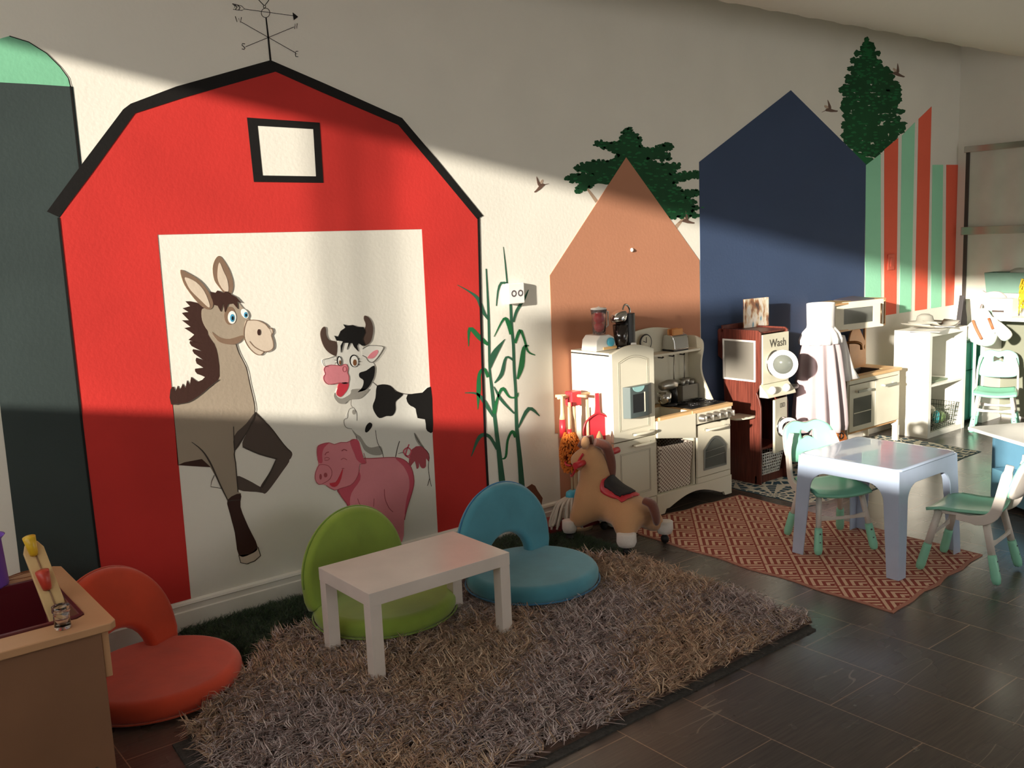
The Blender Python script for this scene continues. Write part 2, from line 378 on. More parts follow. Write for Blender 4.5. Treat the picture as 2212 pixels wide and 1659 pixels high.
# donkey
t = crop(340, 500, 2.243)
A = Art('donkey_mural', 'cartoon grey donkey with brown mane and blue eyes painted in the barn doorway', 'mural', (470, 850), t)
A.poly('far_foreleg', [(470,880),(492,888),(540,940),(610,1030),(650,1068),(650,1092),(632,1108),(580,1100),(490,1075),(412,1040),(440,960)], P_leg, 1, 4)
A.poly('far_foreleg_shin', [(580,1096),(640,1104),(600,1170),(535,1258),(512,1268),(498,1240),(535,1180),(565,1130)], P_leg, 2, 4)
A.poly('far_hoof_leg', [(500,1238),(532,1245),(520,1266),(480,1262),(390,1250),(383,1185),(440,1205)], P_leg, 1, 3)
A.stroke('far_hoof_outline', [([(275,1180),(262,1210),(258,1236),(312,1245)], 3)], P_line, 3)
b = A.poly('mane', [(62,768),(78,752),(88,776),(98,748),(110,768),(122,738),(136,760),(143,722),(158,744),(163,705),(195,728),(230,705),(192,690),(182,665),(222,660),(190,640),(188,612),(225,625),(178,592),(172,570),(215,580),(165,555),(158,530),(205,540),(150,525),(178,500),(130,468),(160,462),(118,430),(152,430),(118,395),(150,390),(122,372),(158,362),(135,338),(190,345),(235,375),(235,420),(245,500),(275,545),(292,600),(300,700),(270,745),(200,795),(140,830),(66,838)], P_mane, 3, 2)
A.poly('body', [(235,430),(300,400),(380,540),(395,590),(430,660),(447,740),(468,830),(470,880),(440,960),(375,1060),(378,1120),(392,1262),(405,1268),(403,1300),(340,1305),(300,1220),(255,1140),(200,1125),(98,1132),(85,960),(72,835),(140,828),(210,785),(275,735),(294,690),(286,600),(265,545),(240,480)], P_donk, 2)
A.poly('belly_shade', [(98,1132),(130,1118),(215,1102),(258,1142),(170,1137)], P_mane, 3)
A.stroke('body_outline', [([(165,1020),(215,1060),(255,1120),(300,1220),(340,1302)], [3,6,8,7,5]), ([(380,545),(395,590),(430,660),(447,740),(468,830),(470,880),(440,960),(375,1060),(378,1120),(390,1262)], 5), ([(75,838),(150,828),(210,790),(262,745),(300,718)], 4), ([(368,945),(372,1062)], 4), ([(340,1306),(370,1302),(403,1300)], 4), ([(470,882),(540,940),(610,1030),(650,1072)], 4), ([(412,1042),(490,1077),(580,1102)], 7), ([(572,1110),(540,1180),(505,1240)], 6)], P_line, 4, 3)
A.poly('lower_foreleg', [(340,1300),(403,1270),(402,1335),(440,1430),(485,1528),(452,1562),(395,1570),(375,1460),(352,1370)], P_mane, 3, 3)
A.poly('hoof', [(393,1568),(452,1562),(486,1528),(499,1570),(470,1596),(432,1610),(402,1604)], P_cream, 3)
A.stroke('hoof_outline', [([(393,1568),(402,1604),(432,1610),(470,1596),(499,1570),(486,1528)], 4)], P_line, 4)
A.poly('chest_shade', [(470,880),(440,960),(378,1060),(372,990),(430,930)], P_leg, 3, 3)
A.poly('head', [(213,385),(225,372),(262,372),(285,340),(340,330),(385,340),(405,360),(425,385),(442,425),(425,450),(420,490),(412,515),(380,540),(330,540),(290,525),(262,500),(235,470),(216,430)], P_donk, 4, 3)
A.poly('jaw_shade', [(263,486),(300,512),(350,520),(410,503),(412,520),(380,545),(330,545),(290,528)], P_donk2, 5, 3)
A.poly('muzzle', [(432,430),(480,430),(520,448),(545,480),(557,520),(560,560),(545,576),(515,582),(498,598),(470,590),(440,560),(420,520),(418,480),(422,450)], P_cream, 5, 3)
A.stroke('muzzle_outline', [([(432,430),(480,430),(520,448),(540,470),(553,470),(558,490),(550,502),(558,530),(560,560),(545,577),(515,582),(470,560),(445,532)], 4), ([(515,582),(498,598),(470,590),(440,560),(420,520),(418,480),(424,450),(432,430)], 4)], P_donk2, 6, 3)
A.poly('far_nostril', [(538,468),(553,468),(560,482),(556,500),(544,502)], P_cream, 4, 3); A.ell('nostril', (490, 488), (8, 15), P_mane, 7); A.ell('eyelid', (350, 408), (28, 44), P_donk2, 5); A.ell('eye_white', (360, 416), (20, 31), P_eye, 6); A.ell('iris', (361, 419), (11, 19), P_blue, 7); A.ell('pupil', (362, 420), (5, 10), P_black, 8)
A.ell('far_eye_white', (422, 398), (15, 25), P_eye, 6, -.5); A.ell('far_iris', (426, 404), (9, 14), P_blue, 7); A.ell('far_pupil', (427, 405), (4, 7), P_black, 8)
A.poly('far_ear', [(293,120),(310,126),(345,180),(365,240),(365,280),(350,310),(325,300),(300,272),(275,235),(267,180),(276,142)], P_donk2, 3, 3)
A.poly('far_ear_inside', [(300,150),(291,190),(294,240),(320,285),(343,288),(338,235),(318,190)], P_cream, 4, 3)
A.poly('ear', [(110,188),(135,195),(200,235),(245,290),(268,345),(262,372),(235,376),(190,340),(140,275),(120,235)], P_donk2, 6, 3)
A.poly('ear_inside', [(133,222),(185,245),(225,290),(250,350),(246,368),(205,330),(160,285),(140,250)], P_cream, 7, 3)
A.poly('forelock', [(255,292),(280,298),(290,286),(320,298),(330,290),(355,305),(380,318),(405,346),(385,338),(388,375),(365,348),(340,352),(325,390),(318,345),(305,388),(290,360),(270,355),(262,320)], P_mane, 7)
# cow
t = crop(640, 660, 3.456)
A = Art('cow_mural', 'cartoon black and white cow with dark horns and pink muzzle painted in the barn doorway', 'mural', (800, 850), t)
A.poly('body', [(420,700),(540,630),(565,570),(600,600),(680,595),(750,640),(830,660),(940,650),(1005,605),(1020,950),(985,1100),(930,1040),(880,1080),(750,1100),(740,1135),(500,1135),(445,980),(415,925),(370,905),(355,860),(385,790),(420,760)], P_cow, 1, 2)
A.poly('chest_shade', [(415,925),(450,960),(480,980),(520,1040),(560,1060),(630,1050),(640,1110),(570,1115),(510,1080),(480,1020),(440,970)], P_grey, 2, 3)
A.stroke('outlines', [([(570,572),(605,600)], 4), ([(600,604),(640,590),(700,600),(750,642),(830,662),(940,652),(1003,606)], 5), ([(410,700),(408,740),(420,760)], 3), ([(430,762),(400,770),(385,800),(382,838),(358,850),(356,880),(372,910),(415,922)], 3), ([(430,765),(450,800),(452,860)], 3), ([(590,930),(605,1020),(640,1090),(650,1132)], 4), ([(770,1012),(755,1060),(740,1130)], 6), ([(445,975),(470,1050),(500,1130)], 4), ([(880,955),(930,1040),(990,1110),(985,1200),(995,1290),(1008,1350)], 4), ([(995,1290),(978,1345)], 4), ([(760,1105),(800,1095)], 3)], P_line, 2, 3)
A.poly('shoulder_spot', [(600,605),(640,590),(700,600),(740,640),(795,660),(770,690),(740,720),(740,780),(715,822),(670,825),(620,840),(585,800),(570,750),(590,690)], P_black, 3, 3)
A.poly('flank_spot', [(830,665),(940,650),(1003,605),(1016,800),(1018,940),(990,945),(968,920),(960,850),(905,840),(890,770),(855,750),(828,720)], P_black, 3, 2)
A.poly('chest_spot', [(520,900),(545,873),(565,885),(560,910),(530,945),(513,940)], P_black, 3, 3)
A.ell('chest_mark', (427, 795), (12, 18), P_grey, 3)
A.poly('leg_shade', [(880,950),(900,970),(935,1030),(955,1060),(920,1045),(890,1000)], P_grey, 2, 3)
A.poly('udder', [(860,1075),(930,1048),(985,1105),(988,1165),(968,1140),(968,1200),(945,1216),(925,1200),(915,1165),(915,1205),(898,1218),(885,1160),(850,1205),(838,1185)], P_udder, 2, 2)
A.poly('left_ear', [(190,408),(230,395),(292,375),(298,430),(240,456),(205,450)], P_cow, 3, 3)
A.poly('head', [(300,275),(345,265),(460,260),(500,300),(490,350),(560,420),(580,440),(580,500),(560,560),(520,620),(460,645),(400,700),(350,715),(300,690),(290,650),(320,600),(385,600),(385,470),(300,450),(292,370)], P_cow, 4, 2)
A.poly('right_ear', [(490,322),(540,296),(640,303),(642,330),(602,390),(562,425),(530,410),(520,385),(490,372)], P_cow, 5, 2)
A.poly('ear_pink', [(528,388),(560,350),(600,330),(608,350),(580,388),(550,396)], P_pink, 6, 3)
A.stroke('head_outline', [([(490,324),(540,297),(640,304),(642,330),(602,390),(562,425),(530,410),(520,388),(490,372)], 4), ([(240,456),(205,450),(190,408),(230,395),(292,376)], 3), ([(296,372),(293,400)], 3)], P_line, 7, 2)
A.poly('cheek_spot', [(580,448),(580,520),(560,570),(540,605),(510,632),(465,645),(460,640),(490,610),(500,560),(470,535),(470,502),(520,485)], P_black, 5, 3)
A.poly('jaw_shade', [(285,650),(300,680),(340,693),(400,660),(415,625),(520,622),(540,630),(480,690),(420,700),(385,705),(360,732),(320,730),(292,705),(278,675)], P_grey, 5, 3)
A.poly('tongue', [(320,580),(385,575),(382,620),(350,665),(325,682),(298,662),(305,620)], P_tongue, 6, 3)
A.poly('muzzle', [(215,455),(260,443),(330,450),(348,440),(372,440),(384,470),(378,500),(390,530),(385,575),(350,584),(325,575),(290,580),(235,586),(205,560),(200,530),(213,510),(203,480)], P_pink, 6, 3)
A.stroke('muzzle_outline', [([(384,470),(378,500),(390,530),(385,578),(350,586),(325,576),(290,582),(235,588),(205,562),(200,530),(213,510),(203,480),(215,455),(260,443),(330,450),(348,440),(372,440),(384,470)], 5), (circ(357, 474, 14, 20), 4)], P_udder, 7, 2)
A.poly('left_horn', [(205,158),(218,170),(222,220),(245,258),(300,275),(298,368),(270,368),(225,335),(195,285),(178,220),(185,180)], P_horn, 5, 3)
A.poly('right_horn', [(510,75),(540,90),(565,135),(571,190),(557,260),(530,290),(500,300),(465,270),(470,230),(505,190),(517,140),(503,100)], P_horn, 5, 3)
A.poly('hair', [(350,140),(375,150),(420,145),(450,158),(500,160),(510,200),(490,250),(512,300),(490,300),(462,280),(450,300),(460,342),(430,310),(415,280),(400,280),(375,328),(388,278),(350,278),(330,350),(328,300),(345,268),(320,262),(300,262),(283,225),(310,235),(330,190),(365,165)], P_black, 8)
for nm, c, r in (('eye', (428, 413), (33, 47)), ('far_eye', (318, 413), (18, 36))):
    A.ell(nm + '_outline', c, r, P_black, 8, -.1); A.ell(nm + '_white', (c[0]+2, c[1]+2), (r[0]-6, r[1]-6), P_eye, 9, -.1)
    A.ell(nm + '_iris', (c[0]+4, c[1]+12), (r[0]*.42, r[1]*.5), P_brown, 10)
A.stroke('eyelashes', [([(458,400),(470,395)], 4), ([(460,418),(476,416)], 4), ([(455,435),(470,443)], 4), ([(296,408),(280,405)], 4), ([(298,425),(284,430)], 4)], P_black, 9)
# pig
A = Art('pig_mural', 'cartoon laughing pink pig painted low in the barn doorway below the cow', 'mural', (800, 1040), t)
A.poly('body', [(480,1180),(500,1140),(560,1140),(720,1133),(800,1150),(856,1210),(877,1310),(860,1400),(825,1510),(805,1600),(790,1760),(690,1760),(680,1620),(570,1570),(500,1620),(470,1740),(400,1740),(385,1500),(330,1420),(310,1370),(420,1330),(470,1240)], P_pink, 3, 3)
A.poly('back_shade', [(740,1140),(800,1150),(856,1210),(877,1310),(860,1400),(825,1510),(808,1560),(820,1450),(842,1360),(838,1280),(800,1200)], P_pink2, 4, 3)
A.poly('chest_shade', [(310,1370),(420,1330),(465,1240),(475,1300),(410,1400),(400,1500),(440,1620),(400,1600),(385,1500),(330,1420)], P_pink2, 4, 3)
A.stroke('body_outline', [([(500,1140),(560,1140),(720,1133),(800,1150),(856,1210),(877,1310),(860,1400),(825,1510),(805,1600)], 6), ([(310,1372),(332,1422),(386,1500),(392,1600)], 6), ([(655,1370),(660,1440),(690,1510),(720,1540)], 5), ([(455,1440),(470,1480),(490,1500)], 4), ([(578,1440),(575,1500)], 4)], P_udder, 5, 3)
A.poly('head', [(155,1060),(180,1035),(240,1022),(280,1035),(330,1020),(375,1020),(430,998),(460,1020),(490,1100),(500,1170),(470,1182),(465,1240),(440,1300),(400,1340),(330,1362),(280,1376),(220,1340),(165,1330),(140,1300),(145,1240),(165,1190),(153,1120)], P_pink, 5, 3)
A.poly('ear', [(400,1012),(430,996),(462,1010),(480,1070),(495,1130),(518,1175),(490,1180),(450,1150),(430,1100),(412,1060)], P_pink2, 6, 3)
A.poly('far_ear', [(153,1110),(158,1060),(182,1036),(240,1024),(205,1060),(190,1110),(192,1170),(165,1170)], P_pink2, 6, 3)
A.poly('snout', [(165,1190),(190,1185),(235,1195),(262,1235),(250,1290),(205,1322),(165,1335),(138,1295),(143,1240)], P_pink, 7, 3)
A.ell('nostril', (178, 1277), (9, 21), P_udder, 8); A.ell('far_nostril', (215, 1264), (13, 17), P_udder, 8)
A.poly('mouth', [(245,1325),(290,1318),(320,1270),(346,1212),(332,1290),(302,1345),(265,1352)], P_tongue, 7, 2)
A.stroke('face_lines', [([(165,1190),(190,1185),(235,1195),(262,1235),(250,1290),(205,1322),(165,1335),(138,1295),(143,1240),(165,1190)], 4), ([(210,1115),(220,1098),(240,1092)], 7), ([(335,1085),(352,1073),(375,1082)], 7), ([(205,1140),(225,1132),(245,1142),(225,1155),(205,1150)], 4), ([(330,1150),(350,1138),(375,1152)], 4), ([(155,1120),(153,1060),(182,1035),(240,1022),(280,1035),(330,1020),(375,1020),(430,998)], 4), ([(500,1100),(518,1175),(470,1182),(465,1240),(440,1300),(400,1340),(330,1362),(280,1376),(220,1342)], 4), ([(335,1215),(355,1215)], 4)], P_udder, 8, 2)
A.stroke('curly_tail', [([(850,1140),(815,1120),(800,1085),(830,1060),(855,1085),(840,1120),(815,1110),(840,1035)], 9)], P_pink2, 4, 4)
# corn
t = crop(960, 500, 2.86)
A = Art('corn_mural', 'two tall green corn stalks painted on the wall right of the red barn', 'mural', (1080, 800), t)
A.stroke('left_stalk', [([(257,230),(265,380),(272,540),(275,690),(278,850),(295,1000),(310,1150),(335,1350),(362,1600)], [8,12,15,15,14,20,22,28,42])], P_stalk, 2, 3)
A.stroke('right_stalk', [([(408,440),(415,600),(425,700),(430,850),(440,1000),(445,1200),(465,1400),(480,1610)], [16,18,18,18,18,22,28,38])], P_stalk, 2, 3)
A.stroke('tassel', [([(363,95),(375,200),(387,322)], [3,8,10]), ([(388,322),(350,318),(330,370),(320,460)], [12,16,12,6])], P_stalk, 2, 2)
LV = [([(78,330),(150,370),(205,415),(235,490),(268,545)],[3,10,22,22,8]), ([(268,700),(215,655),(155,600),(148,710)],[16,30,22,4]), ([(282,845),(305,760),(372,665)],[8,38,3]), ([(268,900),(245,850),(215,880),(210,980),(205,1100)],[20,16,20,28,3]), ([(125,997),(200,1003),(250,1060),(300,1145)],[5,14,26,12]), ([(325,1345),(275,1265),(215,1270),(165,1390)],[18,20,24,4]), ([(305,1125),(330,1020),(360,970),(400,1022),(445,1022),(455,995)],[26,14,20,12,10,4]), ([(303,958),(350,1040),(430,1125)],[4,18,8]), ([(412,635),(395,570),(365,540),(305,650)],[24,28,14,4]), ([(425,560),(445,490),(490,420),(518,360)],[12,18,16,4]), ([(435,690),(465,612),(490,660),(515,740),(560,764)],[16,20,14,12,6]), ([(450,912),(475,830),(490,720),(520,705)],[12,34,22,6]), ([(430,800),(380,778),(352,880),(308,936)],[12,14,24,6]), ([(455,1212),(520,1095),(587,1140)],[10,24,6]), ([(440,1270),(418,1235),(390,1290),(378,1390),(352,1405)],[22,18,14,14,6])]
for pts, wd in LV: A.stroke('leaf', [(pts, wd)], P_lgreen if random.random() < .3 else P_stalk, 3, 4)
A.poly('soil_mound', [(330,1625),(380,1560),(470,1600),(540,1560),(575,1600),(600,1690),(330,1700)], paint('soil', (120, 78, 60)), 1, 2)
# trees
def blob(cx, cy, rx, ry, n=14):
    ph = random.random()*6; return [(cx + rx*math.cos(2*PI*i/n)*(1+.16*math.sin(3*i+ph)), cy + ry*math.sin(2*PI*i/n)*(1+.2*math.cos(2*i+ph))) for i in range(n)]
t = crop(1200, 60, 2.186)
A = Art('pine_mural', 'wide painted dark green pine tree standing behind the terracotta house shape', 'mural', (1370, 400), t)
T1 = [(343,478),(355,485),(395,520),(400,560),(460,570),(510,550),(545,555),(540,575),(500,590),(535,600),(530,622),(440,620),(500,640),(580,645),(575,665),(545,690),(610,684),(670,682),(668,705),(610,720),(560,735),(600,770),(668,765),(665,795),(620,805),(660,820),(650,840),(705,850),(650,865),(670,885),(640,892),(580,895),(535,895),(480,850),(440,820),(400,790),(400,760),(328,700),(290,700),(255,740),(200,735),(160,755),(105,780),(100,760),(120,735),(60,720),(60,700),(110,690),(170,690),(105,675),(105,655),(180,628),(240,630),(290,600),(230,570),(190,555),(200,537),(260,540),(300,535),(320,495)]
A.stroke('branch', [([(150,760),(172,790),(195,822)], [10,14,16]), ([(600,872),(604,900),(565,945)], [6,10,20])], paint('bark', (176,150,128)), 1)
b = MB()
T1s = smooth_closed(T1, 3)
A.addpoly(b, T1s, 2)
for i in range(0, len(T1s), 1):
    if 105 < i < 122: continue
    A.addpoly(b, blob(T1s[i][0]+random.uniform(-4,4), T1s[i][1]+random.uniform(-4,4), random.uniform(7,13), random.uniform(5,9)), 2 + (i % 3)*.1)
b.build('foliage', P_dgreen, A.root)
def inside(p, poly):
    c = False; n = len(poly)
    for i in range(n):
        a, d = poly[i], poly[i-1]
        if (a[1] > p[1]) != (d[1] > p[1]) and p[0] < (d[0]-a[0])*(p[1]-a[1])/(d[1]-a[1]+1e-9)+a[0]: c = not c
    return c
b = MB(); k = 0
while k < 150:
    p = (random.uniform(60, 700), random.uniform(480, 895))
    if inside(p, T1): A.addpoly(b, blob(p[0], p[1], random.uniform(5, 12), random.uniform(3, 5), 8), 3 + random.random()*.4); k += 1
b.build('brush_marks', P_lgreen, A.root)['kind'] = 'stuff'
t = crop(1500, 0, 3.107)
A = Art('spruce_mural', 'tall painted spruce tree standing between the navy house shape and the stripes', 'mural', (1880, 220), t)
prof2 = [(272,1148,1162),(300,1132,1180),(325,1118,1205),(340,1130,1195),(360,1078,1240),(385,1115,1215),(410,1052,1248),(435,1085,1235),(465,1035,1290),(490,1055,1300),(520,1018,1318),(550,1018,1345),(580,1000,1362),(605,975,1368),(635,1000,1365),(665,1002,1378),(695,988,1345),(720,984,1380),(750,1005,1384),(780,998,1340),(800,1015,1390),(830,995,1405),(855,995,1412),(880,1008,1395),(905,990,1345),(930,1005,1340),(960,1012,1310),(985,1030,1285),(1010,1050,1240),(1040,1055,1225),(1075,1105,1190),(1100,1140,1165)]
b = MB()
for i, (yy, a, c) in enumerate(prof2):
    x = a
    while x < c:
        rx = random.uniform(14, 40)
        if not (yy > 700 and random.random() < .10): A.addpoly(b, blob(min(x+rx*.6, c-6), yy+random.uniform(-5, 5), rx, random.uniform(13, 24)), 1 + random.random()*.5)
        x += rx*1.05
b.build('foliage', P_dgreen, A.root)
b = MB()
for i in range(230):
    yy, a, c = random.choice(prof2); A.addpoly(b, blob(random.uniform(a+8, c-8), yy+random.uniform(-14, 14), random.uniform(8, 18), random.uniform(4, 8), 9), 2.2 + random.random()*.4)
A.addpoly(b, [(1040,1000),(1100,1030),(1190,1070),(1155,1108)], 2)
b.build('brush_marks', P_lgreen, A.root)['kind'] = 'stuff'
# house shapes and stripes
tz = lambda px, py: W(px, py)
A = Art('terracotta_house_mural', 'terracotta painted house shape with a tall pointed gable behind the play kitchen', 'mural', (1350, 700))
A.poly('paint_shape', [tz(1187, 595), tz(1352, 340), tz(1510, 562), (tz(1512, 700)[0], BZ), (tz(1206, 940)[0], BZ), (tz(1206, 940)[0], tz(1206, 936)[1]), tz(1199, 936)], P_terra, 4, world=True)
A = Art('navy_house_mural', 'navy blue painted house shape, largest of the gables, behind the washer', 'mural', (1690, 450))
A.poly('paint_shape', [tz(1510, 350), tz(1708, 195), tz(1870, 355), (tz(1867, 600)[0], BZ), (tz(1512, 640)[0]+.003, BZ)], P_navy, 3, world=True)
ZB = .90
for i, (a, bb, c, d, mt, tn) in enumerate([((1870,357),(1902,332),1868,1903,P_mint2,'first mint green stripe, beside the navy house shape'), ((1910,323),(1940,298),1910,1936,P_coral,'shortest sloped coral red stripe, with the light switch'), ((1948,293),(1976,264),1943,1968,P_mint2,'mint green stripe between the two sloped coral stripes'), ((1984,257),(2012,230),1976,2002,P_coral,'tallest coral red stripe with a slanted top'), ((2014,356),(2037,356),2010,2033,P_mint2,'narrow flat topped mint green stripe near the corner'), ((2044,356),(2069,356),2042,2063,P_coral,'narrow flat topped coral red stripe nearest the corner')]):
    A = Art('wall_stripe', 'painted ' + tn, 'mural', ((a[0]+bb[0])/2, 550))
    A.poly('paint_shape', [tz(*a), tz(*bb), (tz(d, 660)[0], ZB), (tz(c, 660)[0], ZB)], mt, 3, world=True)
# hummingbird stickers
m_bird = mat('bird_sticker', (104, 78, 66), .5); m_bird2 = mat('bird_sticker_light', (196, 170, 150), .5)
def bird(px, py, s, flip, rot, label):
    A = Art('hummingbird_sticker', label, 'sticker', (px, py), lambda x, y: (px + s*((x*math.cos(rot)-y*math.sin(rot))*flip), py + s*(x*math.sin(rot)+y*math.cos(rot))), 'hummingbird stickers on the wall')
    A.poly('body', [(10,-2),(8,-5),(4,-5),(0,-2),(-4,3),(-8,8),(-12,12),(-9,13),(-4,10),(2,6),(6,2)], m_bird, 2, 3)
    A.poly('wing', [(2,-3),(-2,-10),(-7,-20),(-6,-10),(-4,-2),(0,1)], m_bird, 3, 2); A.poly('far_wing', [(3,-3),(7,-10),(5,-14),(0,-8),(0,-2)], m_bird2, 2, 2)
    A.stroke('beak', [([(9,-3),(19,-5)], [1.6,.6])], m_bird, 2)
bird(1166, 402, 1.05, 1, 0, 'hummingbird sticker with raised wings left of the pine, largest of the birds')
bird(1484, 476, 1.0, -1, .5, 'hummingbird sticker below the right branches of the pine')
bird(1793, 236, 1.0, -1, .6, 'hummingbird sticker between the navy gable and the spruce')
bird(1939, 158, 1.0, -1, .35, 'hummingbird sticker right of the spruce top')
# small wall fittings
a0 = W(1364, 540)
tag(MB().lathe([(0, 0), (.012, 0), (.012, -.004), (.006, -.01), (0, -.011)], (a0[0], WY-.003, a0[1]), 'y', 16).build('wall_plug', m_trim), 'tiny round white plug on the terracotta house shape', 'plug')
r = thing('thermostat', 'small white thermostat box with two ring marks on the wall above the corn', 'thermostat', (3.105, WY, 1.318))
bx('case', (-.055, .055, -.034, -.003, -.055, .055), mat('thermostat_plastic', (242, 240, 236), .35), r, .006)
b = MB(); b.ring([(.018*math.cos(t_)-.018, .018*math.sin(t_)) for t_ in [2*PI*i/20 for i in range(20)]], [(.010*math.cos(t_)-.018, .010*math.sin(t_)) for t_ in [2*PI*i/20 for i in range(20)]], 'y', -.0345, -.033)
b.ring([(.018*math.cos(t_)+.026, .018*math.sin(t_)) for t_ in [2*PI*i/20 for i in range(20)]], [(.010*math.cos(t_)+.026, .010*math.sin(t_)) for t_ in [2*PI*i/20 for i in range(20)]], 'y', -.0345, -.033)
b.build('ring_marks', mat('thermostat_marks', (96, 88, 90), .5), r)
a0 = W(1923, 566)
r = thing('light_switch', 'coral painted light switch plate on the coral stripe', 'switch', (a0[0], WY, a0[1]))
bx('plate', (-.045, .045, -.011, -.002, -.06, .06), mat('switch_coral', (236, 108, 84), .4), r, .004)
bx('rocker', (-.018, .018, -.016, -.010, -.035, .035), mat('switch_coral', (236, 108, 84), .4), r, .003)
# glass panel with metal rails on the right wall
r = thing('glass_board', 'framed glossy board with two metal rails on the right wall', 'board', (WX, 3.3, 1.5))
mg = mat('board_glass', (205, 203, 192), .12, spec=.8); mmt = mat('brushed_rail', (190, 186, 178), .22, metal=.8)
bx('panel', (-.02, -.002, -1.6, .55, -.75, .66), mg, r, .002)
bx('top_rail', (-.045, -.002, -1.62, .57, .64, .69), mmt, r, .003)
bx('middle_rail', (-.06, -.02, -1.62, .57, -.02, .045), mmt, r, .003)
bx('left_edge', (-.03, -.002, .53, .56, -.75, .66), mat('dark_gap', (60, 54, 48), .5), r, .002)

# ------------------------------------------------------------------ white coffee table and floor chairs
def rotx(a): return Matrix.Rotation(a, 4, 'X')
m_lack = mat('white_lacquer', (222, 212, 204), .28)
r = thing('coffee_table', 'low white rectangular table standing on the shaggy rug', 'table', (1.885, 3.09, .028))
TW, TD, TH = .322, .198, .333
bx('tabletop', (-TW, TW, -TD, TD, TH-.052, TH), m_lack, r, .0015)
for sx in (-1, 1):
    for sy in (-1, 1):
        x0 = sx*TW - (.05 if sx > 0 else 0); y0 = sy*TD - (.05 if sy > 0 else 0)
        bx('leg', (x0+.001, x0+.049, y0+.001, y0+.049, 0, TH-.052), m_lack, r, .0015)

def inset(pts, d):
    n = len(pts); out = []
    area = sum(pts[i-1][0]*pts[i][1]-pts[i][0]*pts[i-1][1] for i in range(n)); sg = 1 if area > 0 else -1
    for i in range(n):
        a, c = pts[i-1], pts[(i+1) % n]; dx, dy = c[0]-a[0], c[1]-a[1]; L_ = math.hypot(dx, dy) or 1
        out.append((pts[i][0] - sg*dy/L_*d, pts[i][1] + sg*dx/L_*d))
    return out
def cushion(b, pts, th, r, T, bulge=.012):
    loops = []
    for k in range(7):
        a = PI/2*k/6; loops.append([(p[0], p[1], -th/2 + r*(1-math.sin(a))) for p in inset(pts, r*(1-math.cos(a)) if k else 0)][::1])
    prof_ = []
    for k in range(7): a = -PI/2 + PI/2*k/6; prof_.append((r*(1-math.cos(a)), -th/2 + r + r*math.sin(a)))
    for k in range(7): a = PI/2*k/6; prof_.append((r*(1-math.cos(a)), th/2 - r + r*math.sin(a)))
    cx = sum(p[0] for p in pts)/len(pts); cy = sum(p[1] for p in pts)/len(pts)
    ls = [[(p[0], p[1], z) for p in inset(pts, d)] for d, z in prof_]
    old = b.T; b.T = T; b.loft(ls); b.T = old
def floor_chair(label, loc, rz, mt, mt2, tilt, hole=True):
    r = thing('floor_chair', label, 'floor chair', loc, rz, None)
    seat = [(.31*math.cos(2*PI*i/48), .30*math.sin(2*PI*i/48)) for i in range(48)]
    b = MB(); cushion(b, seat, .085, .036, Matrix.Translation((0, 0, .0425))); se = b.build('seat', mt, r)
    b = MB(); b.tube([(.314*math.cos(2*PI*i/64), .304*math.sin(2*PI*i/64), .017) for i in range(65)], .004, 6); b.build('piping', mt2, se)
    # backrest: tall rounded arch with a rounded opening at the foot
    o_ = []
    for i in range(33):
        a = -.12 + (PI+.24)*i/32; o_.append((.288*math.cos(a), .10 + .275*math.sin(a) if math.sin(a) > 0 else .10 + .5*math.sin(a)))
    o_ = [(x, max(0.0, z)) for x, z in o_]
    o_.append((-.272, 0.0)); 
    if hole:
        o_.append((-.14, 0.0))
        for i in range(13): a = PI - PI*i/12; o_.append((.135*math.cos(a), .02 + .12*math.sin(a)))
        o_.append((.14, 0.0))
    o_.append((.272, 0.0))
    # resample evenly
    P_ = []
    for i in range(len(o_)):
        p, q = o_[i], o_[(i+1) % len(o_)]; n = max(1, int(math.hypot(q[0]-p[0], q[1]-p[1])/.02))
        for k in range(n): P_.append((p[0]+(q[0]-p[0])*k/n, p[1]+(q[1]-p[1])*k/n))
    T = Matrix.Translation((0, .165, .065)) @ rotx(PI/2 - tilt)
    b = MB(); cushion(b, P_, .06, .024, T); bk = b.build('backrest', mt, r)
    arc = [(.290*math.cos(a), .10 + .277*math.sin(a), 0) for a in [PI*i/40 for i in range(41)]]
    b = MB(); b.T = T; b.tube(arc, .004, 6); b.build('piping', mt2, bk)
    return r
def suede(nm, c): return mat(nm, c, .85, bump=(30, .25), var=(5, .16), sheen=.35)
floor_chair('orange round folding floor chair beside the wooden sensory table', (.965, 3.46, 0), .50, suede('suede_orange', (206, 66, 32)), suede('piping_orange', (190, 70, 40)), .25)
floor_chair('lime green round floor chair behind the white low table', (1.925, 3.42, .03), .25, suede('suede_green', (138, 164, 58)), suede('piping_green', (120, 150, 50)), .12)
floor_chair('blue round floor chair beside the white low table, right of the green one', (2.60, 3.24, .035), .12, suede('suede_blue', (74, 146, 166)), suede('piping_blue', (50, 120, 165)), .12)

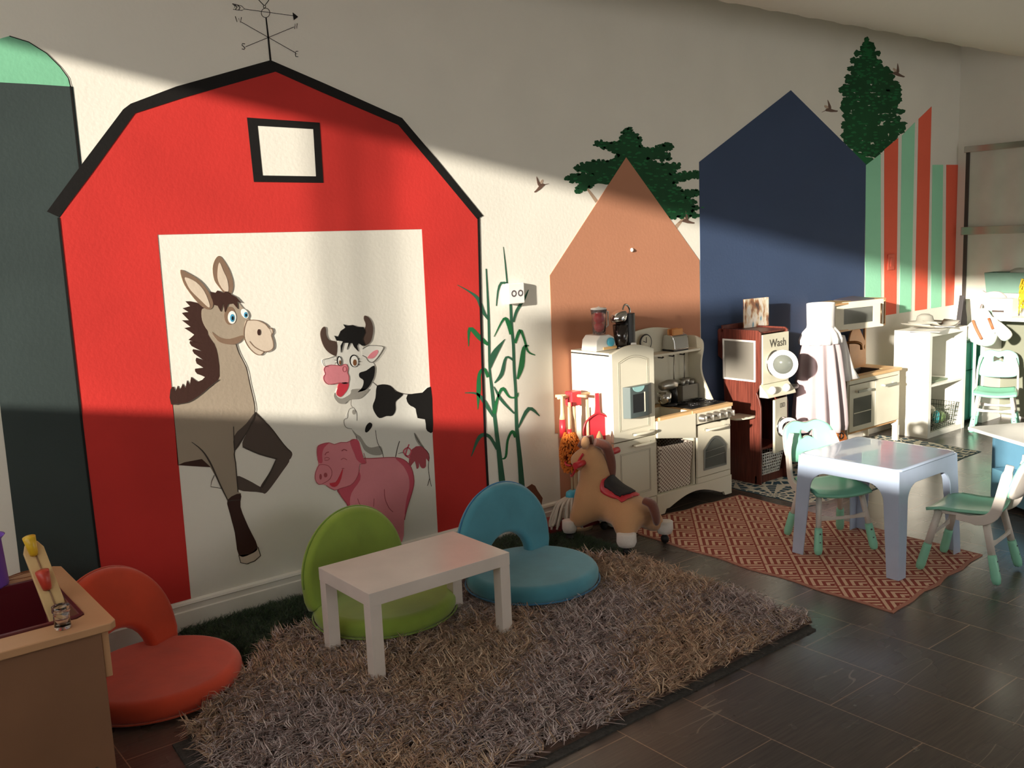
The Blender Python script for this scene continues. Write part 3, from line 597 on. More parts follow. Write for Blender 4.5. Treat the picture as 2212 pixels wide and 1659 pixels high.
# ------------------------------------------------------------------ shaggy rug, felt pad, artificial turf
def blades(name, N, region, fn, length, width, colors, curl, material, seed, z0=.004, k=3, clump=False):
    rng = np.random.default_rng(seed)
    P = []
    while len(P) < N:
        q = rng.random((N, 2)) * [region[1]-region[0], region[3]-region[2]] + [region[0], region[2]]
        P += [tuple(p) for p in q if fn(p[0], p[1])]
    P = np.array(P[:N])
    # clumped lean direction
    cell = .024 if clump else None
    ph = 2.1*np.sin(P[:,0]*17+3*np.sin(P[:,1]*11)) + 2.3*np.cos(P[:,1]*19+2*np.sin(P[:,0]*13)) + rng.normal(0, .9, N)
    d = np.stack([np.cos(ph), np.sin(ph)], 1)
    L_ = length*(.6+.7*rng.random(N)); lean = curl*(.4+.9*rng.random(N))
    pull = np.zeros((N, 2)); pal = rng.integers(0, len(colors), N)
    if clump:
        gi = np.floor(P/cell); hsh = np.sin(gi[:,0]*127.1 + gi[:,1]*311.7)*43758.5453; hsh = hsh - np.floor(hsh); h2 = np.sin(gi[:,0]*269.5 + gi[:,1]*183.3)*43758.5453; h2 = h2 - np.floor(h2)
        ctr = (gi + .5)*cell; ph = hsh*2*np.pi + rng.normal(0, .35, N); d = np.stack([np.cos(ph), np.sin(ph)], 1); pull = (ctr - P)*.75
        L_ = L_*(.75 + .5*h2)
        big = np.sin(P[:,0]*5.1+2*np.sin(P[:,1]*3.7)) + np.cos(P[:,1]*6.3+1.5*np.sin(P[:,0]*4.1)) + rng.normal(0, .9, N)
        pal = np.where(big > 0, pal % 3, 3 + pal % 3)
    pts = []
    for j in range(k+1):
        t = j/k; h = L_*(t - .45*lean*t*t); o = L_*lean*(t**1.6)
        side = np.stack([-d[:,1], d[:,0]], 1) * (L_*.25*np.sin(t*5+ph*3))[:, None] * min(1, curl)
        p = np.concatenate([P + d*o[:,None] + side*t + pull*t, (z0 + h)[:,None]], 1)
        wj = width*(1 - .75*t**2)
        for a in range(3):
            ang = 2*PI*a/3 + ph
            pts.append(np.concatenate([p[:, :2] + np.stack([np.cos(ang), np.sin(ang)], 1)*(wj/2), p[:, 2:]], 1))
    V = np.stack(pts, 1)  # N, 3(k+1), 3
    nv = 3*(k+1); f = []
    for j in range(k):
        for a in range(3):
            b_ = (a+1) % 3; f.append([j*3+a, j*3+b_, (j+1)*3+b_, (j+1)*3+a])
    f = np.array(f); F_ = (f[None] + (np.arange(N)*nv)[:, None, None]).reshape(-1)
    me = bpy.data.meshes.new(name); V = V.reshape(-1, 3).astype(np.float32)
    me.vertices.add(len(V)); me.vertices.foreach_set('co', V.ravel())
    nf = N*len(f); me.loops.add(nf*4); me.loops.foreach_set('vertex_index', F_.astype(np.int32))
    me.polygons.add(nf); me.polygons.foreach_set('loop_start', (np.arange(nf)*4).astype(np.int32)); me.polygons.foreach_set('use_smooth', np.ones(nf, bool))
    me.update(calc_edges=True)
    C_ = np.array(colors)[pal] * (.8 + .4*rng.random((N, 1)))
    at = me.color_attributes.new('yarn', 'FLOAT_COLOR', 'POINT')
    cc = np.ones((N, nv, 4), np.float32); cc[:, :, :3] = C_[:, None, :]; at.data.foreach_set('color', cc.ravel())
    me.materials.append(material)
    o = bpy.data.objects.new(name, me); COL.objects.link(o); return o
def yarn_mat(name, rough=.9):
    M = bpy.data.materials.new(name); M.use_nodes = True; nt = M.node_tree; a = nt.nodes.new('ShaderNodeVertexColor'); a.layer_name = 'yarn'
    bs = nt.nodes['Principled BSDF']; nt.links.new(a.outputs[0], bs.inputs['Base Color']); bs.inputs['Roughness'].default_value = rough; bs.inputs['Sheen Weight'].default_value = .2
    return M
RUG = [(.84, 2.10), (3.17, 2.145), (3.19, 3.20), (2.95, 3.50), (1.50, 3.56), (.93, 3.06)]
def in_rug(x, y):
    if y < 2.135 + .012*math.sin(x*40): return False
    e = .018*math.sin(x*31)+.012*math.sin(y*47+x*9)
    return inside((x, y), [(p[0]*(1) , p[1]) for p in RUG]) if True else e
sh = [S(*c)[:3] for c in ((228, 200, 172), (204, 170, 140), (176, 140, 112), (196, 178, 176), (220, 204, 202), (146, 122, 116))]
rg = thing('shaggy_rug', 'thick shaggy greige and brown rug under the white low table', 'rug', (0, 0, 0))
MB().prism(RUG, 'z', .006, .014).build('rug_backing', mat('rug_backing', (86, 66, 58), .95), rg)
o = blades('pile', 62000, (.8, 3.2, 2.08, 3.58), in_rug, .054, .0058, sh, 1.15, yarn_mat('shag_yarn'), 3, .010, clump=True); o.parent = rg; o['kind'] = 'stuff'
m_felt = mat('felt_pad', (64, 62, 60), .95, bump=(160, 1.0), var=(90, .35))
tag(MB().prism([(.80, 2.075), (1.9, 2.083), (3.13, 2.10), (3.13, 3.15), (.86, 3.0)], 'z', 0.0, .006).build('felt_pad', m_felt), 'dark grey felt pad sticking out under the front edge of the shaggy rug', 'pad')
def in_turf(x, y): return (y > 3.40 + .02*math.sin(x*23) if x < 3.05 else y > 3.27 + .03*math.sin(x*9)) and not inside((x, y), [(p[0], p[1]-.04) for p in RUG])
gr = [S(*c)[:3] for c in ((26, 58, 24), (18, 44, 22), (36, 72, 30), (52, 84, 36))]
rg = thing('artificial_turf', 'dark green strip of artificial grass along the skirting board', 'turf', (0, 0, 0))
MB().prism([(1.20, 3.42), (3.26, 3.30), (3.26, 3.70), (3.0, 3.90), (1.20, 3.918)], 'z', 0, .004).build('turf_backing', mat('turf_backing', (20, 28, 18), .9), rg)
o = blades('grass', 36000, (1.2, 3.27, 3.27, 3.915), lambda x, y: in_turf(x, y) and y < (3.915 if x < 3.0 else 3.915-(x-3.0)*.8), .034, .0028, gr, .7, yarn_mat('turf_blades', .6), 5, .002); o.parent = rg; o['kind'] = 'stuff'

# ------------------------------------------------------------------ wooden sensory table and what is on it
m_ply = mat('maple_laminate', (196, 150, 110), .42, var=(4, .08)); m_ply2 = mat('maple_edge', (150, 112, 80), .5)
m_tub = mat('maroon_tub', (92, 26, 34), .3)
r = thing('sensory_table', 'pale wooden sensory table with a dark red sunken tub, at the left front', 'table', (-.05, 3.17, 0))
zt = .537
# frame top with an opening
o_ = [(-.74, -.345), (.72, -.345), (.74, -.325), (.74, .325), (.72, .345), (-.74, .345)]
oi = [(-.62, -.235), (.655, -.235), (.68, -.215), (.68, .215), (.655, .235), (-.62, .235)]
b = MB(); b.ring(o_, oi, 'z', zt-.025, zt); b.build('tabletop', m_ply, r, .004)
b = MB(); b.ring(oi, inset(oi, .016), 'z', zt-.03, zt+.006); tb = b.build('tub', m_tub, r, .004)
b = MB(); q = inset(oi, .014); q2 = inset(oi, .035); n = len(q)
b.add([(p[0], p[1], zt) for p in q] + [(p[0], p[1], zt-.2) for p in q2], [(i, (i+1) % n, n+(i+1) % n, n+i) for i in range(n)] + [tuple(range(n, 2*n))])
b.build('basin', m_tub, tb)
m_ply_shaded = mat('maple_shaded', (136, 97, 71), .5, var=(4, .08))  # darker copy of the maple laminate, the front's shade put into its colour
bx('front_panel', (-.73, .695, -.335, -.315, .03, zt-.025), m_ply_shaded, r, .002)
bx('back_panel', (-.73, .695, .315, .335, .03, zt-.025), m_ply, r, .002)
bx('end_apron', (.697, .717, -.325, .325, zt-.17, zt-.025), m_ply, r, .002)
MB().lathe([(0, 0), (.008, 0), (.007, -.004), (0, -.005)], (.64, -.335, .10), 'y', 14).build('screw', mat('steel', (120, 110, 100), .3, metal=.9), r)
# purple watering can
m_pur = mat('purple_plastic', (120, 78, 178), .35)
r = thing('watering_can', 'purple plastic toy watering can at the left edge of the sensory table', 'watering can', (.465, 3.43, zt))
b = MB(); b.lathe([(.045, 0), (.05, .01), (.042, .16), (.055, .175), (.05, .172), (.038, .155), (.04, .02), (0, .018)], n=24); b.build('body', m_pur, r)
b = MB(); b.tube([(0, .045, .06), (.0, .08, .12), (.0, .10, .19)], [.012, .010, .009]); b.build('spout', m_pur, r)
b = MB(); b.lathe([(.009, -.02), (.045, .01), (.043, .013), (0, .004)], (.0, .10, .205), n=20); b.build('sprinkler_head', m_pur, r)
# wooden ramp toy leaning in the tub
r = thing('wooden_peg_board', 'narrow wooden board toy leaning in the tub with yellow, red and blue pegs', 'toy', (.612, 3.05, .362))
T = Matrix.Rotation(-.16, 4, 'Y') @ Matrix.Rotation(-.42, 4, 'X')
b = MB(); b.T = T; b.prism([(-.03, 0), (.03, 0), (.03, .37), (.018, .395), (-.018, .395), (-.03, .37)], 'y', -.012, .012); b.build('board', mat('toy_wood', (214, 180, 126), .5, var=(9, .08)), r, .003)
for z, c, nm, rr in ((.355, (222, 178, 40), 'yellow_peg', .017), (.24, (198, 66, 50), 'red_peg', .018), (.06, (30, 50, 66), 'blue_peg', .016)):
    b = MB(); b.T = T @ Matrix.Translation((-.004 if nm != 'blue_peg' else .02, -.012, z)) @ Matrix.Rotation(-1.05, 4, 'X')
    b.lathe([(0, .0), (rr*.7, 0), (rr*.8, -.01), (rr*1.15, -.062), (0, -.066)], ax='y', n=18)
    b.build(nm, mat(nm, c, .35), r)
b = MB(); b.T = T; b.tube([(0, -.014, .06), (0, -.014, .35)], .0025, 6); b.build('cord', m_ply2, r)
# clear jar
r = thing('glass_jar', 'small clear jar on the near rim of the sensory table', 'jar', (.555, 2.885, zt))
b = MB(); b.lathe([(0, .001), (.021, .001), (.023, .006), (.022, .05), (.025, .052), (.025, .068), (.0235, .068), (.0205, .05), (.021, .008), (0, .006)], n=28)
b.build('jar_body', mat('clear_plastic', (250, 245, 245), .04, trans=1.0), r)
# wire whisk lying at the back
r = thing('wire_whisk', 'thin wire whisk lying on the back rim of the sensory table', 'whisk', (.565, 3.455, zt))
b = MB()
for a in (-.9, -.3, .3, .9):
    b.tube(smooth_open([(-.07, 0, .006), (-.03, .028*a, .008+.01*(1-abs(a))), (.02, .034*a, .008+.014*(1-abs(a))), (.06, 0, .008)], 5), .0014, 6)
b.build('wires', mat('copper_wire', (150, 100, 70), .35, metal=.7), r)
b = MB(); b.tube([(-.07, 0, .006), (-.13, 0, .006)], .005, 8); b.build('handle', mat('copper_wire', (150, 100, 70)), r)

# ------------------------------------------------------------------ play kitchen with fridge
m_kit = mat('kitchen_white', (226, 220, 200), .42, var=(3, .02)); m_groove = mat('kitchen_groove', (176, 170, 152), .5); m_wtop = mat('birch_worktop', (222, 182, 130), .45, var=(8, .07))
m_dark = mat('black_plastic', (24, 23, 24), .35); m_chrome = mat('chrome', (210, 210, 208), .14, metal=1.0); m_silver = mat('satin_silver', (176, 172, 164), .32, metal=.85)
m_slot = mat('teal_grey_plastic', (84, 96, 95), .4); m_glass = mat('smoky_glass', (96, 98, 92), .12, spec=.8)
KX, KY, KZ = 3.49, 3.60, .012
r = thing('play_kitchen', 'cream white wooden play kitchen with attached fridge tower, between the cleaning set and the washer', 'play kitchen', (KX, KY, KZ))
def arch(x0, x1, z0, z1, rise, n=14):
    return [(x0, z0), (x1, z0)] + [(x1 + (x0-x1)*i/n, z1 - rise + rise*math.sin(PI*(.12 + .76*i/n))/1.0 - rise*math.sin(PI*.12)*0) for i in range(n+1)]
FW = .325; D = .325
b = MB(); b.box(0, .018, .02, D, 0, .955).box(FW-.018, FW, .02, D, 0, .955).box(.018, FW-.018, D-.012, D, .03, .955).box(0, FW, .02, D, .945, .965); b.box(.018, FW-.018, .02, D-.012, .10, .115)
b.build('fridge_body', m_kit, r, .002)
def pt_arch(x0, x1, z0, z1, rise, n=14): return [(x0, z0), (x1, z0)] + [(x1+(x0-x1)*i/n, z1 - rise + rise*math.sin(PI*i/n)) for i in range(n+1)]
dr = MB().prism(pt_arch(0, FW, .475, .995, .035), 'y', 0, .019).build('freezer_door', m_kit, r, .0025)
def panel_lines(par, outer, d=.010, w=.0028, m_=None):
    o1 = inset(outer, 0); i1 = inset(outer, w); MB().ring(o1, i1, 'y', -.0012, .001).build('panel_moulding', m_ or m_groove, par)
    q = inset(outer, d); MB().ring(q, inset(q, w), 'y', -.0012, .001).build('panel_moulding', m_ or m_groove, par)
panel_lines(dr, pt_arch(.045, FW-.045, .53, .94, .03))
lo = bx('fridge_door', (0, FW, 0, .019, .12, .470), m_kit, r, .0025)
panel_lines(lo, [(.045, .16), (FW-.045, .16), (FW-.045, .405), (.045, .405)])
def feet(x0, x1, h, f=.075, rise=.045):
    return [(x0, 0), (x0+f*.6, 0), (x0+f*.75, .025)] + [(x0+f + (x1-x0-2*f)*i/12, .025 + rise*math.sin(PI*i/12)) for i in range(13)] + [(x1-f*.75, .025), (x1-f*.6, 0), (x1, 0), (x1, h), (x0, h)]
MB().prism(feet(0, FW, .117), 'y', 0, .019).build('fridge_plinth', m_kit, r, .002)
def bar_handle(par, x0, x1, z, mt=m_silver, y=-.024):
    h = MB().tube([(x0, y, z), (x0+.02, y-.004, z), ((x0+x1)/2, y-.008, z), (x1-.02, y-.004, z), (x1, y, z)], [.006, .007, .008, .007, .006], 10, True).build('handle', mt, par)
    for x in (x0+.015, x1-.015): MB().lathe([(.0055, y), (.0055, 0)], (x, 0, z), 'y', 10).build('standoff', m_chrome, h if par.parent is None else par)
bar_handle(dr, .13, .30, .503, m_kit); bar_handle(lo, .13, .30, .440, m_kit)
# water dispenser
dsp = MB().prism([(0, 0), (.13, 0), (.155, .035), (.155, .05), (0, .05)], 'z', 0, .165)
ds = MB(); ds.prism([(.075, 0), (.10, -.034), (.235, -.034), (.295, -.004), (.295, 0)], 'z', .60, .772); ds = ds.build('water_dispenser', m_slot, dr, .002)
bx('dispenser_recess', (.118, .21, -.0350, -.030, .628, .730), m_dark, ds, .001)
MB().prism([(.118 + .045*(1+math.cos(a)), .770 + .030*math.sin(a)) for a in [PI + PI*i/16 for i in range(17)]], 'y', -.0362, -.034).build('dispenser_display', mat('pale_teal', (150, 196, 196), .4), ds)
bx('dispenser_rim', (.205, .213, -.036, -.033, .625, .735), m_kit, ds, 0)
# counter unit
CX0, CX1 = FW+.004, .985
CT = .562
b = MB(); b.box(CX0, CX0+.016, .012, D, 0, CT-.02).box(CX1-.018, CX1, .006, D, 0, CT-.02).box(CX0+.016, CX1-.018, D-.012, D, .02, CT-.02)
b.box(CX0+.016, CX1-.018, .016, D-.012, .105, .117).box(CX0+.33, CX0+.345, .016, D-.012, .117, CT-.02)
b.build('counter_carcass', m_kit, r, .002)
b = MB(); so_ = [(CX0, -.006), (CX1+.008, -.006), (CX1+.008, D), (CX0, D)]
b.box(CX0+.30, CX1+.008, -.008, D, CT-.02, CT); b.box(CX0, CX0+.03, .01, D, CT-.02, CT).box(CX0+.03, CX0+.30, .24, D, CT-.02, CT).box(CX0+.03, CX0+.30, -.004, .03, CT-.02, CT)
b.build('worktop', m_wtop, r, .002)
b = MB(); q = [(CX0+.03, .03), (CX0+.30, .03), (CX0+.30, .24), (CX0+.03, .24)]; q2 = inset(q, .012)
b.add([(p[0], p[1], CT-.002) for p in q] + [(p[0], p[1], CT-.075) for p in q2], [(i, (i+1) % 4, 4+(i+1) % 4, 4+i) for i in range(4)] + [(4, 5, 6, 7)])
b.build('sink_basin', m_kit, r)
MB().prism([(CX0, .450), (CX0+.325, .400), (CX0+.325, CT-.016), (CX0, CT-.016)], 'y', -.012, .012).build('sink_front', m_kit, r, .003)
tp = MB(); tp.tube(smooth_open([(CX0+.15, .245, CT), (CX0+.15, .245, CT+.10), (CX0+.15, .225, CT+.145), (CX0+.15, .18, CT+.15), (CX0+.15, .165, CT+.12)], 5), .008, 12); tp.build('tap', m_silver, r)
od = bx('oven_door', (CX0+.345, CX1-.012, -.004, .012, .155, .465), m_kit, r, .003)
win = pt_arch(CX0+.395, CX1-.055, .19, .385, .07); MB().ring(win, inset(win, .014), 'y', -.010, -.003).build('window_frame', m_silver, od)
MB().prism(inset(win, .012), 'y', -.0062, -.003).build('oven_glass', m_glass, od)
for z in (.26, .30): MB().tube([(CX0+.41, -.0068, z), (CX1-.07, -.0068, z+.008)], .0012, 5).build('oven_rack', m_silver, od)
bar_handle(od, CX0+.395, CX1-.05, .436, m_kit, -.03)
cp = bx('control_panel', (CX0+.325, CX1, -.006, .014, .475, CT-.02), m_kit, r, .003)
for i in range(5):
    x = CX0+.372 + .062*i; k = MB().lathe([(0, -.040), (.014, -.040), (.018, -.032), (.019, -.012), (.023, -.008), (.023, 0), (0, 0)], (x, -.006, .510), 'y', 20).build('knob', m_silver, cp)
    MB().box(x-.003, x+.003, -.056, -.04, .494, .528).build('grip', m_silver, k, .0015)
MB().prism(feet(CX0, CX1, .117, .10, .055), 'y', -.002, .017).build('counter_plinth', m_kit, r, .002)
bx('oven_kick', (CX0+.345, CX1-.012, -.002, .014, .118, .152), m_kit, r, .002)
# hob
hb = MB(); hb.box(CX0+.335, CX1-.01, .03, .24, CT, CT+.004); hb = hb.build('hob', m_dark, r, .002)
for x in (CX0+.42, CX0+.57):
    for y in (.085, .185):
        b = MB(); b.torus((x, y, CT+.012), .032, .0035, 'z', 20, 6)
        for a in range(4): b.tube([(x, y, CT+.012), (x+.05*math.cos(a*PI/2+.4), y+.042*math.sin(a*PI/2+.4), CT+.012)], .0028, 5)
        b.build('pan_support', m_dark, hb)
# splashback with curved top and swept side panels
sb = [(CX0-.32, CT), (CX1-.006, CT)]
top_ = [(CX1-.006, .90), (CX1-.012, .935), (CX1-.04, .965), (CX0+.52, 1.0), (CX0+.42, 1.022), (CX0+.30, 1.032), (CX0+.18, 1.022), (CX0+.06, .997), (CX0-.05, .965)]
MB().prism([(CX0-.05, CT), (CX1-.006, CT)] + smooth_open(top_, 4), 'y', D-.014, D).build('splashback', m_kit, r, .002)
side = smooth_open([(D, .955), (D-.06, .955), (D-.115, .93), (D-.125, .88), (D-.11, .80), (D-.115, .72), (D-.16, .63), (D-.20, CT)], 5)
MB().prism([(D, CT)] + side, 'x', CX1-.020, CX1-.004).build('side_panel', m_kit, r, .002)
bx('shelf', (CX0-.02, CX1-.02, D-.115, D-.012, .868, .882), m_kit, r, .002)
for i in range(5):
    x = CX0+.175 + i*.095
    MB().tube([(x, D-.014, .845), (x, D-.045, .845), (x, D-.052, .850)], [.004, .004, .006], 8).build('hook', m_dark, r)
# things on and in the kitchen
def kt(name, label, cat, x, y, z, rz=0, group=None): return thing(name, label, cat, (KX+x, KY+y, KZ+z), rz, group)
q = kt('toy_clock', 'round toy clock with black ring on the upper shelf of the play kitchen', 'clock', CX0+.235, D-.035, .883)
MB().torus((0, 0, .068), .046, .005, 'y', 36, 8).build('ring', m_dark, q)
MB().lathe([(0, -.004), (.044, -.004), (.044, .006), (0, .006)], (0, 0, .068), 'y', 32).build('face', m_kit, q)
MB().tube([(0, -.006, .068), (.0, -.006, .10)], .002, 6).build('minute_hand', m_dark, q); MB().tube([(0, -.006, .068), (-.026, -.006, .078)], .002, 6).build('hour_hand', m_dark, q)
bx('foot', (-.03, .03, -.018, .018, 0, .022), m_kit, q, .003)
q = kt('toy_toaster', 'silver toy toaster with two slices of toast on the upper shelf of the play kitchen', 'toaster', CX0+.46, D-.065, .883)
pr = smooth_closed([(-.045, .006), (.045, .006), (.05, .03), (.042, .085), (.02, .098), (-.02, .098), (-.042, .085), (-.05, .03)], 3)
MB().prism(pr, 'x', -.065, .065).build('body', m_chrome, q, .006)
bx('base', (-.066, .066, -.046, .046, 0, .012), m_dark, q, .002)
for y in (-.018, .018): bx('toast', (-.045, .045, y-.007, y+.007, .085, .132), mat('toast', (214, 150, 92), .7), q, .006)
bx('lever', (.064, .078, -.008, .008, .05, .062), m_dark, q, .002)
q = kt('toy_stand_mixer', 'grey silver toy stand mixer beside the fridge tower on the worktop', 'mixer', CX0+.345, D-.11, CT+.002)
MB().lathe([(0, 0), (.05, 0), (.052, .012), (0, .016)], (0, 0, 0), 'z', 24).build('base', m_dark, q)
MB().tube([(.045, .0, .01), (.05, 0, .06), (.035, 0, .10)], [.022, .02, .024], 12).build('column', m_dark, q)
MB().tube([(-.075, 0, .118), (-.06, 0, .122), (0, 0, .126), (.05, 0, .122), (.065, 0, .115)], [.014, .026, .032, .03, .016], 16).build('motor_head', m_silver, q)
MB().lathe([(.022, .016), (.04, .035), (.045, .08), (.043, .08), (.02, .02)], (-.04, 0, 0), 'z', 22).build('bowl', m_chrome, q)
q = kt('toy_kettle', 'small dull silver toy kettle between the mixer and the fridge tower', 'kettle', CX0+.19, D-.07, CT+.002)
MB().lathe([(0, 0), (.045, 0), (.048, .03), (.035, .075), (.01, .09), (0, .09)], n=24).build('body', m_silver, q)
MB().tube(smooth_open([(-.04, 0, .07), (-.03, 0, .12), (.03, 0, .12), (.04, 0, .07)], 5), .005, 8).build('handle', m_dark, q)
q = kt('utensil_crate', 'grey slatted toy crate of small kitchenware at the right end of the worktop', 'crate', CX1-.105, D-.06, CT+.002)
m_crate = mat('grey_wood', (140, 134, 124), .7)
bx('front', (-.07, .07, -.04, -.034, .01, .10), m_crate, q, .002); bx('back', (-.07, .07, .034, .04, .01, .10), m_crate, q, .002)
for x in (-.07, .064): bx('side', (x, x+.006, -.034, .034, .01, .10), m_crate, q, .002)
bx('floor_slat', (-.064, .064, -.034, .034, .0, .01), m_crate, q, .001)
for x, y, zz, rr in ((-.03, 0, .13, .02), (.02, .01, .135, .024), (.045, -.01, .125, .018)):
    MB().lathe([(.006, .02), (rr, zz-.02), (rr*1.05, zz), (rr*.9, zz), (.004, .03)], (x, y, 0), 'z', 16).build('cup', m_silver, q)
for i, x in enumerate((CX0+.46, CX0+.555)):
    q = kt('toy_ladle' if i else 'toy_spatula', 'long grey toy %s hanging from the %s hook over the hob' % (('ladle', 'rightmost') if i else ('spatula', 'fourth')), 'utensil', x+.0, D-.052, .845)
    MB().tube([(0, 0, 0), (0, .002, -.10), (0, .004, -.17)], [.003, .004, .004], 8).build('shaft', m_silver, q)
    if i: MB().lathe([(0, -.21), (.018, -.203), (.026, -.18), (.024, -.18), (0, -.2)], n=16).build('bowl', m_silver, q)
    else: bx('blade', (-.018, .018, .002, .006, -.235, -.165), m_silver, q, .001)
# patterned hamper in the open bay
m_h = bpy.data.materials.new('woven_hamper'); m_h.use_nodes = True; nt = m_h.node_tree; B_ = nt.nodes['Principled BSDF']; B_.inputs['Roughness'].default_value = .9
tc = nt.nodes.new('ShaderNodeTexCoord'); sp = nt.nodes.new('ShaderNodeSeparateXYZ'); nt.links.new(tc.outputs['Object'], sp.inputs[0])
def nmath(nt, op, a, b=None):
    n = nt.nodes.new('ShaderNodeMath'); n.operation = op
    for i, v in enumerate((a, b)):
        if v is None: continue
        if isinstance(v, (int, float)): n.inputs[i].default_value = v
        else: nt.links.new(v, n.inputs[i])
    return n.outputs[0]
u_ = nmath(nt, 'SINE', nmath(nt, 'MULTIPLY', nmath(nt, 'ADD', sp.outputs[0], sp.outputs[1]), 230)); v_ = nmath(nt, 'SINE', nmath(nt, 'MULTIPLY', sp.outputs[2], 300))
pm = nmath(nt, 'MULTIPLY', u_, v_); cr = nt.nodes.new('ShaderNodeValToRGB'); cr.color_ramp.elements[0].color = S(222, 212, 198); cr.color_ramp.elements[1].color = S(132, 110, 98); cr.color_ramp.elements[0].position = .10; cr.color_ramp.elements[1].position = .3
nt.links.new(pm, cr.inputs[0]); nt.links.new(cr.outputs[0], B_.inputs['Base Color'])
q = kt('hamper', 'patterned beige fabric hamper sitting in the open bay under the sink', 'hamper', CX0+.172, .142, .119)
b = MB(); P0 = [(-.135, -.12), (.13, -.12), (.135, .12), (-.135, .12)]; P1 = [(-.15, -.155), (.145, -.135), (.15, .125), (-.15, .125)]
o0 = smooth_closed(P0, 1); lp = []
for t_ in (0, .1, .3, .5, .7, .85, 1): lp.append([(P0[i][0]*(1-t_)+P1[i][0]*t_ + .004*math.sin(9*t_+i), P0[i][1]*(1-t_)+P1[i][1]*t_, .0 + .262*t_ + (.02 if i in (0, 3) and t_ == 1 else 0)) for i in range(4)])
for t_ in (1, .5, .05): lp.append([(x*.93, y*.93, .0 + .262*t_) for x, y in [(P0[i][0]*(1-t_)+P1[i][0]*t_, P0[i][1]*(1-t_)+P1[i][1]*t_) for i in range(4)]])
b.loft(lp, True, False); b.build('body', m_h, q, .008)
# blender and coffee maker on top of the fridge
ZF = .967
q = kt('toy_blender', 'white toy blender with red fruit jug and blue dial on top of the play fridge', 'blender', .075, .17, ZF)
MB().prism([(-.085, 0), (.075, 0), (.055, .07), (.02, .085), (-.05, .085), (-.075, .06)], 'y', -.06, .06).build('base', mat('toy_white', (240, 238, 232), .35), q, .006)
MB().lathe([(0, -.002), (.024, -.002), (.024, -.014), (.018, -.018), (0, -.018)], (.02, -.06, .045), 'y', 24).build('dial', mat('sky_blue', (80, 180, 210), .35), q)
bx('label_plate', (-.03, .07, -.064, -.059, .006, .02), mat('peach', (236, 190, 130), .5), q, .001)
MB().lathe([(.03, .086), (.036, .09), (.042, .20), (.046, .222), (.043, .222), (.038, .19), (.032, .095), (0, .092)], n=24).build('jug', mat('jug_clear', (250, 235, 235), .05, trans=.95), q)
for z, rr in ((.122, .030), (.172, .030)): MB().ball((0, 0, z), rr).build('fruit', mat('toy_red', (206, 44, 56), .35), q)
MB().tube([(.04, 0, .215), (.07, 0, .205), (.068, 0, .13), (.036, 0, .11)], .005, 8).build('jug_handle', mat('toy_white', (240, 238, 232)), q)
MB().lathe([(.044, .222), (.044, .230), (.012, .234), (0, .24)], n=20).build('lid', mat('toy_white', (240, 238, 232)), q)
q = kt('toy_coffee_maker', 'black and silver toy coffee maker beside the blender on the play fridge', 'coffee maker', .235, .15, ZF)
MB().lathe([(0, 0), (.036, 0), (.038, .01), (.036, .012), (0, .014)], (-.045, -.03, 0), 'z', 24).build('drip_tray', m_dark, q)
MB().lathe([(.030, .014), (.036, .02), (.044, .13), (.043, .13), (.03, .02)], (-.045, -.03, 0), 'z', 24).build('carafe', mat('dark_glass', (34, 26, 24), .1, spec=.8), q)
MB().prism(smooth_closed([(-.005, -.05), (.05, -.05), (.058, .0), (.05, .05), (-.005, .05), (-.015, 0)], 3), 'z', 0, .19).build('tower', m_dark, q, .004)
MB().loft([[(-.05+.045*math.cos(a)*s_ + dx, -.02+.045*math.sin(a)*s_, z) for a in [2*PI*i/20 for i in range(20)]] for s_, z, dx in ((.9, .145, 0), (1.05, .165, .0), (1.0, .19, .01), (.7, .205, .02), (.2, .212, .03))]).build('brew_head', m_chrome, q)
MB().tube(smooth_open([(-.02, -.02, .205), (.02, 0, .235), (.06, .01, .222), (.072, .01, .18), (.070, .01, .02)], 5), .006, 8).build('handle_bar', m_chrome, q)
bx('pod', (-.012, .014, -.095, -.07, 0, .03), mat('toy_white', (240, 238, 232)), q, .006)

# ------------------------------------------------------------------ washer and dryer tower
m_mah = bpy.data.materials.new('mahogany'); m_mah.use_nodes = True; nt = m_mah.node_tree; B_ = nt.nodes['Principled BSDF']
tc = nt.nodes.new('ShaderNodeTexCoord'); mp = nt.nodes.new('ShaderNodeMapping'); mp.inputs['Scale'].default_value = (60, 60, 3); nz = nt.nodes.new('ShaderNodeTexNoise'); nz.inputs['Scale'].default_value = 2
nt.links.new(tc.outputs['Object'], mp.inputs[0]); nt.links.new(mp.outputs[0], nz.inputs['Vector']); cr = nt.nodes.new('ShaderNodeValToRGB'); cr.color_ramp.elements[0].color = S(78, 34, 26); cr.color_ramp.elements[1].color = S(112, 54, 42)
cr.color_ramp.elements[0].position = .35; cr.color_ramp.elements[1].position = .65; nt.links.new(nz.outputs['Fac'], cr.inputs[0]); nt.links.new(cr.outputs[0], B_.inputs['Base Color']); B_.inputs['Roughness'].default_value = .4
m_wash = mat('washer_cream', (214, 210, 188), .4)
r = thing('washer_dryer_tower', 'dark red wooden play laundry tower with cream washer and dryer fronts', 'play washer', (4.762, 3.60, .003))
WW, WD = .285, .335
side = [(0, 0), (0, .50), (.012, .545), (.03, .585), (.012, .625), (0, .655), (0, .965), (.02, .978), (WD-.01, .978), (WD, .965), (WD, .80), (WD-.04, .775), (WD-.05, .50), (WD-.03, .42), (WD-.03, .0)]
for x in (0, WW-.014): MB().prism(side, 'x', x, x+.014).build('side_panel', m_mah, r, .004)
MB().prism([(0, .955), (WW, .955), (WW, .99), (WW-.01, 1.0), (.0, 1.0), (0, .99)], 'y', WD-.045, WD-.03).build('back_rail', m_mah, r, .003)
